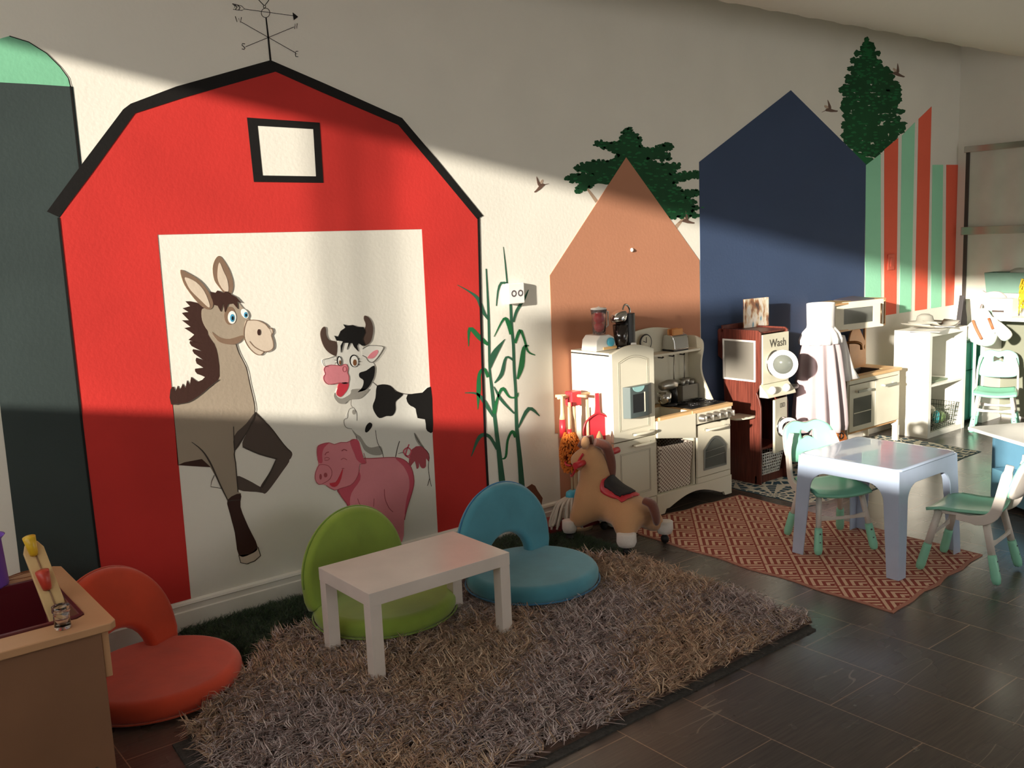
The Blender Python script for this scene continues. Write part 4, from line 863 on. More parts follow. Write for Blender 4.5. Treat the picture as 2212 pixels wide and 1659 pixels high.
bx('top_panel', (.014, WW-.014, .012, WD-.03, .955, .968), m_mah, r, .002)
bx('back_panel', (.014, WW-.014, WD-.06, WD-.045, .05, .955), m_mah, r, .002)
for z in (.22, .615): bx('inner_shelf', (.014, WW-.014, .014, WD-.06, z, z+.014), m_mah, r, .001)
MB().prism([(0, .0), (WW, .0), (WW, .055), (0, .055)], 'y', .03, .045).build('kick_board', m_mah, r, .002)
b = MB(); o_ = [(.035, .655), (.29, .655), (.29, .915), (.035, .915)]; b.ring(o_, inset(o_, .016), 'x', -.008, 0); wf = b.build('memo_frame', mat('frame_white', (236, 234, 228), .4), r, .002)
MB().prism(inset(o_, .014), 'x', -.003, 0).build('memo_board', mat('memo_grey', (118, 114, 106), .35), wf)
wp = bx('washer_front', (.014, WW-.004, -.006, .010, .640, .950), m_wash, r, .003)
text_mesh('wash_lettering', 'Wash', .072, mat('lettering', (86, 82, 72), .6), wp, (.165, -.0075, .888), (PI/2, 0, 0))
MB().torus((.13, -.010, .765), .074, .008, 'y', 36, 8).build('drum_rim', m_chrome, wp)
MB().lathe([(0, 0), (.072, 0), (.072, -.003), (0, -.003)], (.13, -.006, .765), 'y', 32).build('drum_window', m_glass, wp)
# the round porthole door, swung open
T = Matrix.Translation((.055, -.012, .765)) @ Matrix.Rotation(-.95, 4, 'Z')
b = MB(); b.T = T
b.loft([[((.092+rr*math.cos(a)), y, rr*math.sin(a)) for a in [2*PI*i/36 for i in range(36)]] for rr, y in ((.060, -.008), (.09, -.010), (.09, .010), (.060, .008), (.060, -.008))], False)
pd = b.build('porthole_door', mat('frame_white', (236, 234, 228)), wp)
b = MB(); b.T = T; b.lathe([(0, -.003), (.061, -.003), (.061, .003), (0, .003)], (.092, 0, 0), 'y', 32); b.build('porthole_glass', mat('pale_glass', (112, 116, 110), .12, spec=.8), pd)
cp = MB().prism([(-.055, .560), (-.050, .578), (.008, .640), (.012, .640), (.012, .560)], 'x', .004, WW+.004).build('control_shelf', m_wash, r, .003)
for x in (.06, .205): MB().ball((x, -.045, .603), (.026, .022, .026), 18).build('dial', mat('frame_white', (236, 234, 228)), cp)
sh_ = MB(); sh_.prism(smooth_closed([(0, -.05), (.08, -.055), (.13, -.02), (.12, .03), (0, .06)], 4), 'z', .575, .590); sh_.T = None
o = sh_.build('folding_ledge', mat('ledge_grey', (150, 148, 138), .3), r, .003); o.location = (WW, .04, 0)
sh_ = MB(); sh_.prism(smooth_closed([(0, -.06), (-.13, -.045), (-.155, .0), (-.12, .05), (0, .07)], 4), 'z', .430, .444)
o = sh_.build('ironing_ledge', m_wash, r, .003); o.location = (0, .10, 0)
T = Matrix.Translation((WW-.03, -.002, 0)) @ Matrix.Rotation(.16, 4, 'Z')
b = MB(); b.T = T; b.box(-.165, 0, -.010, .006, .195, .535); dd = b.build('dryer_door', m_wash, r, .003)
b = MB(); b.T = T; b.torus((-.085, -.014, .355), .055, .008, 'y', 32, 8); b.build('dryer_ring', m_chrome, dd)
b = MB(); b.T = T; b.lathe([(0, 0), (.052, 0), (.052, -.004), (0, -.004)], (-.085, -.010, .355), 'y', 28); b.build('dryer_glass', m_glass, dd)
T2 = T @ Matrix.Translation((-.13, -.02, .355)) @ Matrix.Rotation(-.9, 4, 'Z')
b = MB(); b.T = T2; b.loft([[((.06+rr*math.cos(a)), y, rr*math.sin(a)) for a in [2*PI*i/32 for i in range(32)]] for rr, y in ((.042, -.006), (.064, -.008), (.064, .008), (.042, .006), (.042, -.006))], False); b.build('dryer_porthole', mat('frame_white', (236, 234, 228)), dd)
for i, nm in enumerate(('left_marks', 'right_marks')):
    b = MB(); b.T = T; x = -.10 + .035*i; oo = [(x, .478), (x+.024, .478), (x+.024, .505), (x, .505)]; b.ring(oo, inset(oo, .004), 'y', -.012, -.010); b.build('dryer_marks', mat('lettering', (86, 82, 72)), dd)
q = thing('laundry_basket', 'small white perforated laundry basket in the bottom of the laundry tower', 'basket', (4.762+.13, 3.60+.10, .06))
b = MB()
def lattice(b, p00, p10, p01, p11, nu, nv, th=.004, rr=.0035):
    f = lambda u, v: tuple((p00[i]*(1-u)+p10[i]*u)*(1-v)+(p01[i]*(1-u)+p11[i]*u)*v for i in range(3))
    for i in range(nu+1): b.tube([f(i/nu, 0), f(i/nu, 1)], rr, 4)
    for j in range(nv+1): b.tube([f(0, j/nv), f(1, j/nv)], rr, 4)
c0 = [(-.095, -.08, 0), (.085, -.08, 0), (.085, .08, 0), (-.095, .08, 0)]; c1 = [(-.11, -.10, .14), (.10, -.10, .14), (.10, .10, .14), (-.11, .10, .14)]
for i in range(4): j = (i+1) % 4; lattice(b, c0[i], c0[j], c1[i], c1[j], 10, 7)
b.build('lattice_walls', mat('toy_white', (240, 238, 232)), q)
MB().box(-.095, .085, -.08, .08, 0, .005).build('base', mat('toy_white', (240, 238, 232)), q)
# picture book standing on the tower
m_bk = bpy.data.materials.new('picture_cover'); m_bk.use_nodes = True; nt = m_bk.node_tree; B_ = nt.nodes['Principled BSDF']; B_.inputs['Roughness'].default_value = .35
tc = nt.nodes.new('ShaderNodeTexCoord'); nz = nt.nodes.new('ShaderNodeTexNoise'); nz.inputs['Scale'].default_value = 22; nz.inputs['Detail'].default_value = 3; mp = nt.nodes.new('ShaderNodeMapping'); mp.inputs['Scale'].default_value = (1, 1, .45)
nt.links.new(tc.outputs['Object'], mp.inputs[0]); nt.links.new(mp.outputs[0], nz.inputs['Vector']); cr = nt.nodes.new('ShaderNodeValToRGB'); nt.links.new(nz.outputs['Fac'], cr.inputs[0])
e = cr.color_ramp.elements; e[0].position = .3; e[0].color = S(60, 52, 48); e[1].position = .75; e[1].color = S(70, 150, 180)
for ps, c in ((.42, (176, 120, 84)), (.48, (220, 196, 160)), (.56, (238, 232, 222)), (.66, (226, 214, 196))): x = cr.color_ramp.elements.new(ps); x.color = S(*c)
nt.links.new(cr.outputs[0], B_.inputs['Base Color'])
q = thing('picture_book', 'picture book standing upright on top of the laundry tower', 'book', (4.762+.16, 3.60+.245, .972), -.08)
MB().box(-.005, .22, -.008, -.005, 0, .185).build('cover', m_bk, q, .001); MB().box(0, .217, -.005, .004, .002, .182).build('pages', mat('paper', (236, 230, 216), .8), q); MB().box(-.005, .22, .004, .007, 0, .185).build('back_cover', m_bk, q, .001)

# ------------------------------------------------------------------ child cleaning set on its stand
m_wood = mat('pale_wood', (214, 184, 146), .5, var=(10, .07)); m_cred = mat('cleaning_red', (196, 48, 58), .35)
SX, SY = 3.385, 3.80
r = thing('cleaning_stand', 'wooden peg stand with red block holding the toy cleaning tools, left of the play fridge', 'stand', (SX, SY, 0))
MB().lathe([(0, 0), (.085, 0), (.085, .014), (.07, .02), (0, .02)], n=28).build('base', m_wood, r)
MB().tube([(0, 0, .02), (0, 0, .72)], .012, 12).build('pole', m_wood, r)
bx('head_block', (-.035, .035, -.03, .03, .69, .77), m_cred, r, .006)
for a in (PI, PI*.75, -.2, -PI/2 + .2): MB().tube([(0, 0, .745), (.11*math.cos(a), .085*math.sin(a), .745)], [.008, .008], 10).build('peg', m_wood, r)
r = thing('duster', 'orange fluffy duster hanging from the cleaning stand, left of the horse', 'duster', (SX-.105, SY-.08, .375))
MB().tube([(0, 0, .18), (0, 0, .33)], [.009, .007], 10).build('shaft', m_wood, r); MB().tube([(0, 0, .16), (0, 0, .21)], .014, 12).build('collar', m_cred, r)
rng = random.Random(2); b = MB()
for i in range(620):
    z = rng.uniform(0, 1); a = rng.uniform(0, 2*PI); R_ = .058*math.sin(PI*(.12+.80*z))**.5
    c = (R_*math.cos(a), R_*.8*math.sin(a), -.02 + .21*z); b.tube([(c[0]*.6, c[1]*.6, c[2]), c, (c[0]*1.12, c[1]*1.12, c[2]-.008)], [.005, .0055, .004], 5)
b.build('fibres', mat('duster_orange', (226, 128, 48), .9), r)
r = thing('dustpan', 'red plastic dustpan hanging on the right side of the cleaning stand', 'dustpan', (SX+.07, SY-.115, .50))
pan = smooth_open([(-.080, 0), (-.086, .06), (-.064, .115), (-.018, .15), (-.011, .26)], 5); pan = pan + [(-x, z) for x, z in pan[::-1]]
T = Matrix.Rotation(-.45, 4, 'Z'); b = MB(); b.T = T; b.prism(pan, 'y', -.004, .004); b.build('pan', m_cred, r, .002)
b = MB(); b.T = T; rim = smooth_open([(-.080, -.012, 0), (-.086, -.012, .06), (-.064, -.012, .115), (0, -.012, .15), (.064, -.012, .115), (.086, -.012, .06), (.080, -.012, 0)], 5); b.tube(rim, .0055, 8); b.build('rim', mat('cleaning_red_dark', (150, 34, 44), .35), r)
r = thing('toy_mop', 'toy mop with grey white cotton strands and a blue clamp, leaning at the skirting board', 'mop', (SX-.10, SY-.01, .02))
MB().tube([(.01, -.06, .19), (.035, -.03, .70)], .008, 10).build('shaft', m_wood, r)
MB().loft([[(.01+rr*math.cos(a), -.06+rr*.7*math.sin(a), z) for a in [2*PI*i/18 for i in range(18)]] for rr, z in ((.03, .17), (.045, .19), (.04, .215), (.02, .225))]).build('clamp', mat('sky_blue', (80, 180, 210)), r)
b = MB()
for i in range(34):
    a = rng.uniform(PI*.55, PI*1.75); L_ = rng.uniform(.09, .17); px_, py_ = math.cos(a), .6*math.sin(a)
    b.tube(smooth_open([(.01+.03*px_, -.06+.03*py_, .19), (.01+(.03+L_*.5)*px_, -.06+(.03+L_*.45)*py_, .16), (.01+(.03+L_*.8)*px_+rng.uniform(-.01, .01), -.06+(.03+L_*.7)*py_, .08), (.01+(.03+L_*.9)*px_, -.06+(.03+L_*.8)*py_, rng.uniform(.03, .06))], 4), .0065, 6)
b.build('cotton_strands', mat('mop_cotton', (206, 198, 186), .95), r)
r = thing('toy_broom', 'toy broom with pale handle hanging straight down from the cleaning stand', 'broom', (SX+.01, SY-.095, .03))
MB().tube([(0, 0, .10), (.004, 0, .70)], .008, 10).build('shaft', m_wood, r); MB().prism([(-.05, .06), (.05, .06), (.035, .10), (-.035, .10)], 'y', -.012, .012).build('head', m_cred, r, .003)
MB().prism([(-.058, .0), (.058, .0), (.05, .062), (-.05, .062)], 'y', -.014, .014).build('bristles', mat('bristle', (120, 28, 34), .9), r)
r = thing('hand_brush', 'small wooden hand brush with a red end hanging at the left of the cleaning stand', 'brush', (SX-.10, SY-.02, .53))
b = MB(); b.tube([(0, 0, .10), (0, 0, .13), (.0, 0, .19), (0, 0, .23)], [.018, .012, .009, .008], 10); b.build('handle', m_wood, r)
MB().tube([(0, 0, 0), (0, 0, .10)], [.02, .018], 12).build('bristle_head', m_cred, r)

# ------------------------------------------------------------------ plush ride-on horse (walks towards the wall, seen from behind)
m_tan = mat('plush_tan', (196, 148, 104), .95, bump=(120, .8), var=(8, .06), sheen=.4); m_hw = mat('plush_white', (216, 208, 200), .95, bump=(120, .8), sheen=.4)
m_hb = mat('plush_brown', (112, 62, 48), .95, bump=(120, .8), sheen=.4); m_rub = mat('black_rubber', (26, 24, 24), .6)
r = thing('ride_on_horse', 'tan plush ride-on horse on black casters with red handles, in front of the play fridge', 'toy horse', (3.345, 3.452, 0), .12)
J = [(0, -.10, .225), (0, .02, .215), (0, .11, .235), (-.005, .12, .33), (-.012, .125, .41), (-.02, .14, .470), (-.045, .185, .43), (-.065, .215, .385),
     (-.085, -.13, .16), (-.125, -.165, .075), (.085, -.14, .16), (.135, -.19, .075), (-.09, .15, .16), (-.13, .19, .085), (.09, .15, .16), (.12, .18, .085)]
Eg = [(0,1),(1,2),(2,3),(3,4),(4,5),(5,6),(6,7),(0,8),(8,9),(0,10),(10,11),(2,12),(12,13),(2,14),(14,15)]
RR = [.094, .084, .094, .092, .090, .084, .066, .054, .070, .052, .070, .050, .066, .044, .066, .044]
bd = skin('body', J, Eg, RR, m_tan, r, 2)
for x, y, s_ in ((-.138, -.178, 1.15), (.148, -.205, 1), (-.142, .20, .9), (.13, .19, .9)):
    MB().loft([[(x + rr*s_*math.cos(a), y + rr*s_*math.sin(a), z) for a in [2*PI*i/20 for i in range(20)]] for rr, z in ((.012, .050), (.036, .056), (.044, .075), (.043, .118), (.030, .122))]).build('hoof', m_hw, r)
    w_ = MB().ball((x, y, .024), (.018, .024, .024), 16).build('caster', m_rub, r); MB().tube([(x, y, .03), (x, y, .06)], .007, 8).build('caster_stem', m_rub, w_)
mane = [(-.03, .10, .535), (.015, .070, .51), (.03, .055, .46), (.035, .048, .40), (.035, .050, .35), (.030, .058, .31)]
b = MB(); b.tube(smooth_open(mane, 3), [.022, .024, .026, .027, .027, .026, .026, .026, .026, .025, .024, .023, .022, .021, .018, .012], 12, True, 1.0); b.build('mane', m_hb, r)
MB().tube([(-.01, .13, .54), (-.03, .17, .535), (-.045, .20, .50)], [.026, .024, .012], 10).build('forelock', m_hb, r)
MB().loft([[(-.08 + rr*math.cos(a), .125 + .6*rr*math.sin(a), z) for a in [2*PI*i/14 for i in range(14)]] for rr, z in ((.018, .505), (.03, .53), (.026, .555), (.008, .57))]).build('left_ear', m_tan, r)
MB().loft([[(.03 + rr*math.cos(a), .12 + .6*rr*math.sin(a), z) for a in [2*PI*i/14 for i in range(14)]] for rr, z in ((.022, .50), (.028, .525), (.02, .555), (.004, .58))]).build('right_ear', m_tan, r)
MB().tube([(-.165, .125, .43), (-.115, .13, .432), (-.06, .132, .432)], [.017, .017, .013], 12).build('left_handle', m_cred, r)
MB().tube([(.185, .12, .45), (.13, .125, .445), (.03, .138, .438)], [.017, .017, .013], 12).build('right_handle', m_cred, r)
b = MB(); b.tube(smooth_open([(-.095, .13, .48), (-.105, .16, .43), (-.105, .19, .37), (-.09, .22, .345), (-.06, .25, .34)], 5), .006, 8); b.tube(smooth_open([(.02, .262, .42), (-.06, .275, .42), (-.108, .24, .41), (-.112, .20, .41)], 5), .006, 8); b.build('bridle', m_cred, r)
# saddle: black seat on a red cloth wrapped over the back
def wrap(o, off, th):
    sw = o.modifiers.new('wrap', 'SHRINKWRAP'); sw.target = bd; sw.offset = off; sw.wrap_mode = 'OUTSIDE_SURFACE'
    so2 = o.modifiers.new('th', 'SOLIDIFY'); so2.thickness = th; so2.offset = 1
def drape(k, x0, x1, y0, y1, off, zc=.235, rad=.095):
    lps = []
    for i in range(17):
        t_ = x0 + (x1-x0)*i/16; w0 = 1 - .35*abs(2*i/16-1)**2
        yc = (y0+y1)/2; hh = (y1-y0)/2*w0; R_ = rad + off
        lps.append([(R_*math.sin(t_), yc + hh*j/6, zc + .004 + R_*math.cos(t_) + .012*abs(j/6)**2) for j in range(-6, 7)])
    vs = [p for l in lps for p in l]; n = 13
    return MB().add(vs, [(i*n+j, (i+1)*n+j, (i+1)*n+j+1, i*n+j+1) for i in range(16) for j in range(12)], True)
o = drape(0, -1.15, 1.15, -.15, .06, .004).build('saddle_cloth', m_cred, r); wrap(o, .004, .006)
o = drape(0, -.85, .85, -.125, .035, .012).build('saddle_seat', mat('saddle_black', (30, 26, 28), .7), r); wrap(o, .010, .008)
MB().tube(smooth_open([(0, -.185, .26), (.015, -.222, .245), (.03, -.235, .19), (.045, -.232, .135)], 4), [.03, .034, .036, .038, .040, .042, .042, .042, .041, .04, .037, .032, .02], 12, True, .55).build('tail', m_hb, r)
# low toy behind the horse
r = thing('red_floor_toy', 'dark red rounded toy lying on the floor behind the ride-on horse', 'toy', (3.20, 3.83, 0.006))
MB().loft([[(rr*math.cos(a), .6*rr*math.sin(a), z) for a in [2*PI*i/24 for i in range(24)]] for rr, z in ((.10, 0), (.125, .02), (.11, .055), (.05, .075), (.0, .078))]).build('body', mat('dull_red', (140, 40, 42), .5), r)
MB().tube([(-.24, -.03, .006), (-.10, -.06, .006)], .004, 6).build('rod', m_silver, r)

# ------------------------------------------------------------------ woven rugs
def rug_mat(name, kind):
    M = bpy.data.materials.new(name); M.use_nodes = True; nt = M.node_tree; L = nt.links; B_ = nt.nodes['Principled BSDF']; B_.inputs['Roughness'].default_value = .9
    tc = nt.nodes.new('ShaderNodeTexCoord'); sp = nt.nodes.new('ShaderNodeSeparateXYZ')
    def mth(op, a, b=None):
        n = nt.nodes.new('ShaderNodeMath'); n.operation = op
        for i, v in enumerate((a, b)):
            if v is None: continue
            if isinstance(v, (int, float)): n.inputs[i].default_value = v
            else: L.new(v, n.inputs[i])
        return n.outputs[0]
    if kind == 'chevron':
        L.new(tc.outputs['Object'], sp.inputs[0]); x, y = sp.outputs[0], sp.outputs[1]; c = .20
        a = mth('FRACT', mth('DIVIDE', mth('ADD', mth('MULTIPLY', x, 1.0), y), c)); b_ = mth('FRACT', mth('DIVIDE', mth('SUBTRACT', y, x), c))
        mxv = mth('MAXIMUM', a, b_); st = mth('SINE', mth('MULTIPLY', mxv, 2*PI*4.5)); f = mth('GREATER_THAN', st, .05)
        edge = mth('GREATER_THAN', mth('MINIMUM', a, b_), .06); f = mth('MULTIPLY', f, edge)
        # thread texture
        wv = nt.nodes.new('ShaderNodeTexNoise'); wv.inputs['Scale'].default_value = 260; L.new(tc.outputs['Object'], wv.inputs['Vector'])
        f = mth('MULTIPLY', f, mth('ADD', .55, mth('MULTIPLY', wv.outputs['Fac'], .7)))
        c0, c1 = S(150, 66, 54), S(226, 190, 162)
    else:
        vo = nt.nodes.new('ShaderNodeTexVoronoi'); vo.voronoi_dimensions = '2D'; vo.inputs['Scale'].default_value = 3.1; vo.inputs['Randomness'].default_value = .75
        L.new(tc.outputs['Object'], vo.inputs['Vector'])
        vs = nt.nodes.new('ShaderNodeVectorMath'); vs.operation = 'SUBTRACT'; L.new(tc.outputs['Object'], vs.inputs[0]); L.new(vo.outputs['Position'], vs.inputs[1])
        L.new(vs.outputs[0], sp.inputs[0]); ang = mth('ARCTAN2', sp.outputs[1], sp.outputs[0]); d = vo.outputs['Distance']
        seg = mth('SINE', mth('MULTIPLY', ang, 11)); f1 = mth('GREATER_THAN', seg, -.15)
        rings = mth('SINE', mth('MULTIPLY', d, 42)); f2 = mth('GREATER_THAN', rings, -.75); f3 = mth('GREATER_THAN', d, .05)
        f = mth('MULTIPLY', mth('MULTIPLY', f1, f2), f3); f = mth('SUBTRACT', 1.0, f)
        c0, c1 = S(38, 74, 90), S(212, 208, 192)
    mx = nt.nodes.new('ShaderNodeMix'); mx.data_type = 'RGBA'; L.new(f, mx.inputs[0]); mx.inputs[6].default_value = c0; mx.inputs[7].default_value = c1
    L.new(mx.outputs[2], B_.inputs['Base Color']); return M
def wavy(pts, amp, step=.06):
    out = []; n = len(pts)
    for i in range(n):
        p, q = pts[i], pts[(i+1) % n]; L_ = math.hypot(q[0]-p[0], q[1]-p[1]); k = max(1, int(L_/step)); nx, ny = -(q[1]-p[1])/L_, (q[0]-p[0])/L_
        for j in range(k):
            t_ = j/k; w_ = amp*math.sin(PI*t_)*math.sin(7*t_*PI + i); out.append((p[0]+(q[0]-p[0])*t_+nx*w_, p[1]+(q[1]-p[1])*t_+ny*w_))
    return out
R1 = [(3.52, 3.45), (3.50, 1.98), (4.44, 2.06), (4.50, 3.56), (3.6, 3.62)]
r = thing('woven_rug', 'flat woven rust red and cream rug with nested diamond chevrons under the blue plastic table', 'rug', (3.5, 2.0, 0))
lp = [(p[0]-3.5, p[1]-2.0) for p in wavy(R1, .010)]
MB().prism(lp, 'z', 0, .004).build('border', mat('rug_border', (178, 122, 104), .9), r)
MB().prism(inset(lp, .018), 'z', .0035, .0048).build('field', rug_mat('chevron_weave', 'chevron'), r)
R2 = [(4.60, 3.74), (4.575, 3.12), (5.3, 3.03), (6.5, 3.05), (6.58, 3.60), (6.55, 3.86), (4.65, 3.86)]
r = thing('leaf_rug', 'cream rug with dark teal radiating leaf pattern in front of the laundry tower', 'rug', (4.6, 3.05, 0))
lp = [(p[0]-4.6, p[1]-3.05) for p in wavy(R2, .008)]
MB().prism(lp, 'z', 0, .002).build('backing', mat('rug_teal_edge', (60, 84, 92), .9), r); MB().prism(inset(lp, .01), 'z', .0018, .003).build('field', rug_mat('leaf_weave', 'leaf'), r)

# ------------------------------------------------------------------ blue plastic table and mint chairs
m_bt = mat('periwinkle_plastic', (184, 200, 226), .2, spec=.7, coat=.6)
r = thing('plastic_table', 'square light blue plastic table with tapered corner legs on the rust woven rug', 'table', (4.118, 2.43, .005))
HT = .505; ht = .262; hf = .283
def rsq(h, z, rad=.03, n=5):
    out = []
    for cx_, cy_, a0_ in ((h-rad, h-rad, 0), (-h+rad, h-rad, PI/2), (-h+rad, -h+rad, PI), (h-rad, -h+rad, 1.5*PI)):
        for i in range(n+1): a = a0_ + PI/2*i/n; out.append((cx_+rad*math.cos(a), cy_+rad*math.sin(a), z))
    return out
b = MB(); b.loft([rsq(ht-.014, HT-.012), rsq(ht+.001, HT-.012), rsq(ht+.002, HT-.006), rsq(ht-.004, HT), rsq(ht-.012, HT), rsq(ht-.030, HT-.0005)], True, True); b.build('tabletop', m_bt, r)
# each side: apron + half of each corner leg with an arched cut-out
def side_outline():
    pts = [(-hf, 0), (-hf+.062, 0)]
    for i in range(11):
        a = PI - (PI/2)*i/10; pts.append((-ht+.155 + .085*math.cos(a)*1.0, HT-.165 + .085*math.sin(a)))
    pts = pts[:2] + [(-ht+.067, HT-.20)] + pts[3:]
    rt = [(-x, z) for x, z in pts[::-1]]
    return pts + rt + [(ht, HT-.008), (-ht, HT-.008)]
so_ = side_outline()
for k in range(4):
    b = MB(); n = len(so_)
    def PP(p, t_):
        x, z = p; y = -(ht + (hf-ht)*(1 - z/HT)) + t_
        return (x, y, z)
    b.T = Matrix.Rotation(k*PI/2, 4, 'Z')
    vs = [PP(p, 0) for p in so_] + [PP((p[0]*(1-.006), p[1]), .007) for p in so_]
    b.add(vs, [tuple(range(n))[::-1], tuple(range(n, 2*n))] + [(i, (i+1) % n, n+(i+1) % n, n+i) for i in range(n)])
    b.build('side_with_legs', m_bt, r, .006)
m_mint = mat('mint_plastic', (146, 216, 188), .36); m_cw = mat('chair_white', (222, 214, 206), .4); m_hole = mat('hole_dark', (62, 66, 62), .6)
def rot_pts(b, T): b.T = T; return b
def make_chair(name, label):
    r = thing(name, label, 'chair', (0, 0, 0), 0, 'mint and white plastic kids chairs')
    # seat: dished panel with rolled front lip
    n = 14; vs = []; fs = []
    for i in range(n+1):
        v = -1 + 2*i/n
        for j in range(n+1):
            u = -1 + 2*j/n; wd = .150 + .012*v; x = wd*u*(1-.06*v*v*v*v); y = .155*v*(1-.05*u*u); z = .330 + .012*u*u - .012*math.cos(u*1.2)*math.cos(v*1.2) - (.030*max(0, v-.55)/.45)**1.0*.6 + .006*max(0, -v)
            vs.append((x, y+.01, z))
    b = MB(); b.add(vs, [(i*(n+1)+j, i*(n+1)+j+1, (i+1)*(n+1)+j+1, (i+1)*(n+1)+j) for i in range(n) for j in range(n)], True)
    o = b.build('seat', m_mint, r); s_ = o.modifiers.new('th', 'SOLIDIFY'); s_.thickness = .014; s_.offset = -1
    fr = MB(); fr.box(-.125, .125, -.125, .13, .296, .314); fr.build('under_frame', m_cw, r, .006)
    for sx in (-1, 1):
        # swept side frame from under the seat up the back
        b = MB(); path = smooth_open([(sx*.138, .02, .300), (sx*.150, -.09, .300), (sx*.152, -.150, .335), (sx*.150, -.172, .40), (sx*.145, -.192, .49), (sx*.120, -.205, .575)], 5)
        ls = []
        for i, p in enumerate(path):
            a = path[max(i-1, 0)]; c = path[min(i+1, len(path)-1)]; d = Vector((0, c[1]-a[1], c[2]-a[2])).normalized(); nn = Vector((0, -d.z, d.y)); w_ = .024 if 3 < i < len(path)-3 else .018
            ls.append([tuple(Vector(p) + nn*w_*ca + Vector((sx*.008*sa, 0, 0))) for ca, sa in ((1, -1), (1, 1), (-1, 1), (-1, -1))])
        b.loft(ls, True, False); b.build('side_frame', m_cw, r, .004)
        for sy in (-1, 1):
            top = Vector((sx*.118, sy*.105, .310)); ft = Vector((sx*.158, sy*.178, .012)); d = ft - top
            b = MB(); b.tube([top, top + d*.60], [.019, .0175], 10, True, .8); lg = b.build('leg', m_cw, r)
            b = MB(); b.tube([top + d*.57, top + d*.62, top + d*.93, ft, ft - Vector((0, 0, .006))], [.019, .0205, .0225, .018, .008], 12); b.build('boot', m_mint, lg)
            for t_ in (.66, .80):
                c = top + d*t_; MB().ball((c.x, c.y + sy*.0195, c.z), (.006, .003, .006), 8).build('adjust_hole', m_hole, lg)
    for sy in (-1, 1): MB().prism([(-.13, .175), (.13, .175), (.128, .205), (.06, .192), (-.06, .192), (-.128, .205)], 'y', sy*.142-.005, sy*.142+.005).build('crossbar', m_cw, r, .002)
    # backrest shell, curved, with bow shaped opening
    out = smooth_closed([(-.145, .435), (-.152, .51), (-.135, .59), (-.070, .625), (0, .612), (.070, .625), (.135, .59), (.152, .51), (.145, .435), (.08, .41), (-.08, .41)], 3)
    inn = []
    bow = smooth_closed([(-.034, .540), (-.038, .565), (-.030, .576), (-.010, .565), (0, .563), (.010, .565), (.030, .576), (.038, .565), (.038, .54), (.034, .528), (.012, .540), (0, .541), (-.012, .540), (-.034, .528)], 2)
    def on(p, t_): return (p[0], -.198 - .35*(p[1]-.42) - .10*(1-(p[0]/.17)**2)*.25 + t_, p[1])
    # fan between outline and bow by angle
    def ang(p, c=(0, .552)): return math.atan2(p[1]-c[1], p[0]-c[0])
    def ray(poly, th, c=(0, .552)):
        best = None; dx, dy = math.cos(th), math.sin(th)
        for i in range(len(poly)):
            a, q = poly[i], poly[(i+1) % len(poly)]; ex, ey = q[0]-a[0], q[1]-a[1]; den = dx*ey - dy*ex
            if abs(den) < 1e-12: continue
            t_ = ((a[0]-c[0])*ey - (a[1]-c[1])*ex)/den; s2 = ((a[0]-c[0])*dy - (a[1]-c[1])*dx)/den
            if t_ > 0 and -1e-9 <= s2 <= 1+1e-9 and (best is None or t_ > best): best = t_
        return (c[0]+dx*best, c[1]+dy*best)
    NN = 64; rings = []
    for k in range(7):
        rg_ = []
        for i in range(NN):
            th = 2*PI*i/NN; a = ray(bow, th); q = ray(out, th); t_ = k/6; rg_.append((a[0]+(q[0]-a[0])*t_, a[1]+(q[1]-a[1])*t_))
        rings.append(rg_)
    for nm, t0, t1, mt in (('backrest', .014, 0, m_mint), ('backrest_shell', 0, -.012, m_cw)):
        b = MB(); lps = [[on(p, t0) for p in rg_] for rg_ in rings] + [[on(p, t1) for p in rg_] for rg_ in rings[::-1]]
        b.loft(lps, False, True, True); b.build(nm, mt, r)
    return r
ch = make_chair('kids_chair', 'mint and white kids chair tucked under the far side of the blue plastic table')
ch.location = (4.085, 2.665, .006); ch.rotation_euler = (0, 0, PI - .50)
c2 = copy_tree(ch); c2.location = (4.20, 2.01, .006); c2.rotation_euler = (0, 0, .13); c2['label'] = 'mint and white kids chair seen from the side, right of the blue plastic table'
c3 = copy_tree(ch)
c3.location = (7.23, 3.30, .003); c3.rotation_euler = (0, 0, PI*.62); 
for c_ in (ch, c2, c3): c_.scale = (.94, .94, .94)
c3['label'] = 'sunlit mint kids chair standing far back beside the white cube shelf'

# ------------------------------------------------------------------ small sink unit with microwave
m_dk = mat('cream_door', (232, 226, 206), .4); m_birch = mat('birch', (206, 160, 110), .5, var=(8, .06))
DX, DY = 5.785, 3.645
r = thing('sink_unit', 'small birch and white play sink unit with an open microwave shelf on top', 'play kitchen', (DX, DY, .003))
w_, d_ = .68, .285
for x in (0, w_-.016): MB().prism([(.0, 0), (.045, 0), (.045, .11), (.10, .16), (d_-.10, .16), (d_-.045, .11), (d_-.045, 0), (d_, 0), (d_, .53), (0, .53)], 'x', x, x+.016).build('side_panel', m_dk, r, .002)
b = MB(); b.box(-.008, w_+.008, -.012, .05, .53, .552).box(-.008, w_+.008, d_-.06, d_, .53, .552).box(-.008, .17, .05, d_-.06, .53, .552).box(.53, w_+.008, .05, d_-.06, .53, .552); b.build('worktop', m_wtop, r, .002)
b = MB(); q = [(.17, .05), (.53, .05), (.53, d_-.06), (.17, d_-.06)]; q2 = inset(q, .014); b.add([(p[0], p[1], .55) for p in q]+[(p[0], p[1], .47) for p in q2], [(i, (i+1) % 4, 4+(i+1) % 4, 4+i) for i in range(4)]+[(4, 5, 6, 7)]); b.build('sink_basin', mat('dark_basin', (96, 84, 76), .4), r)
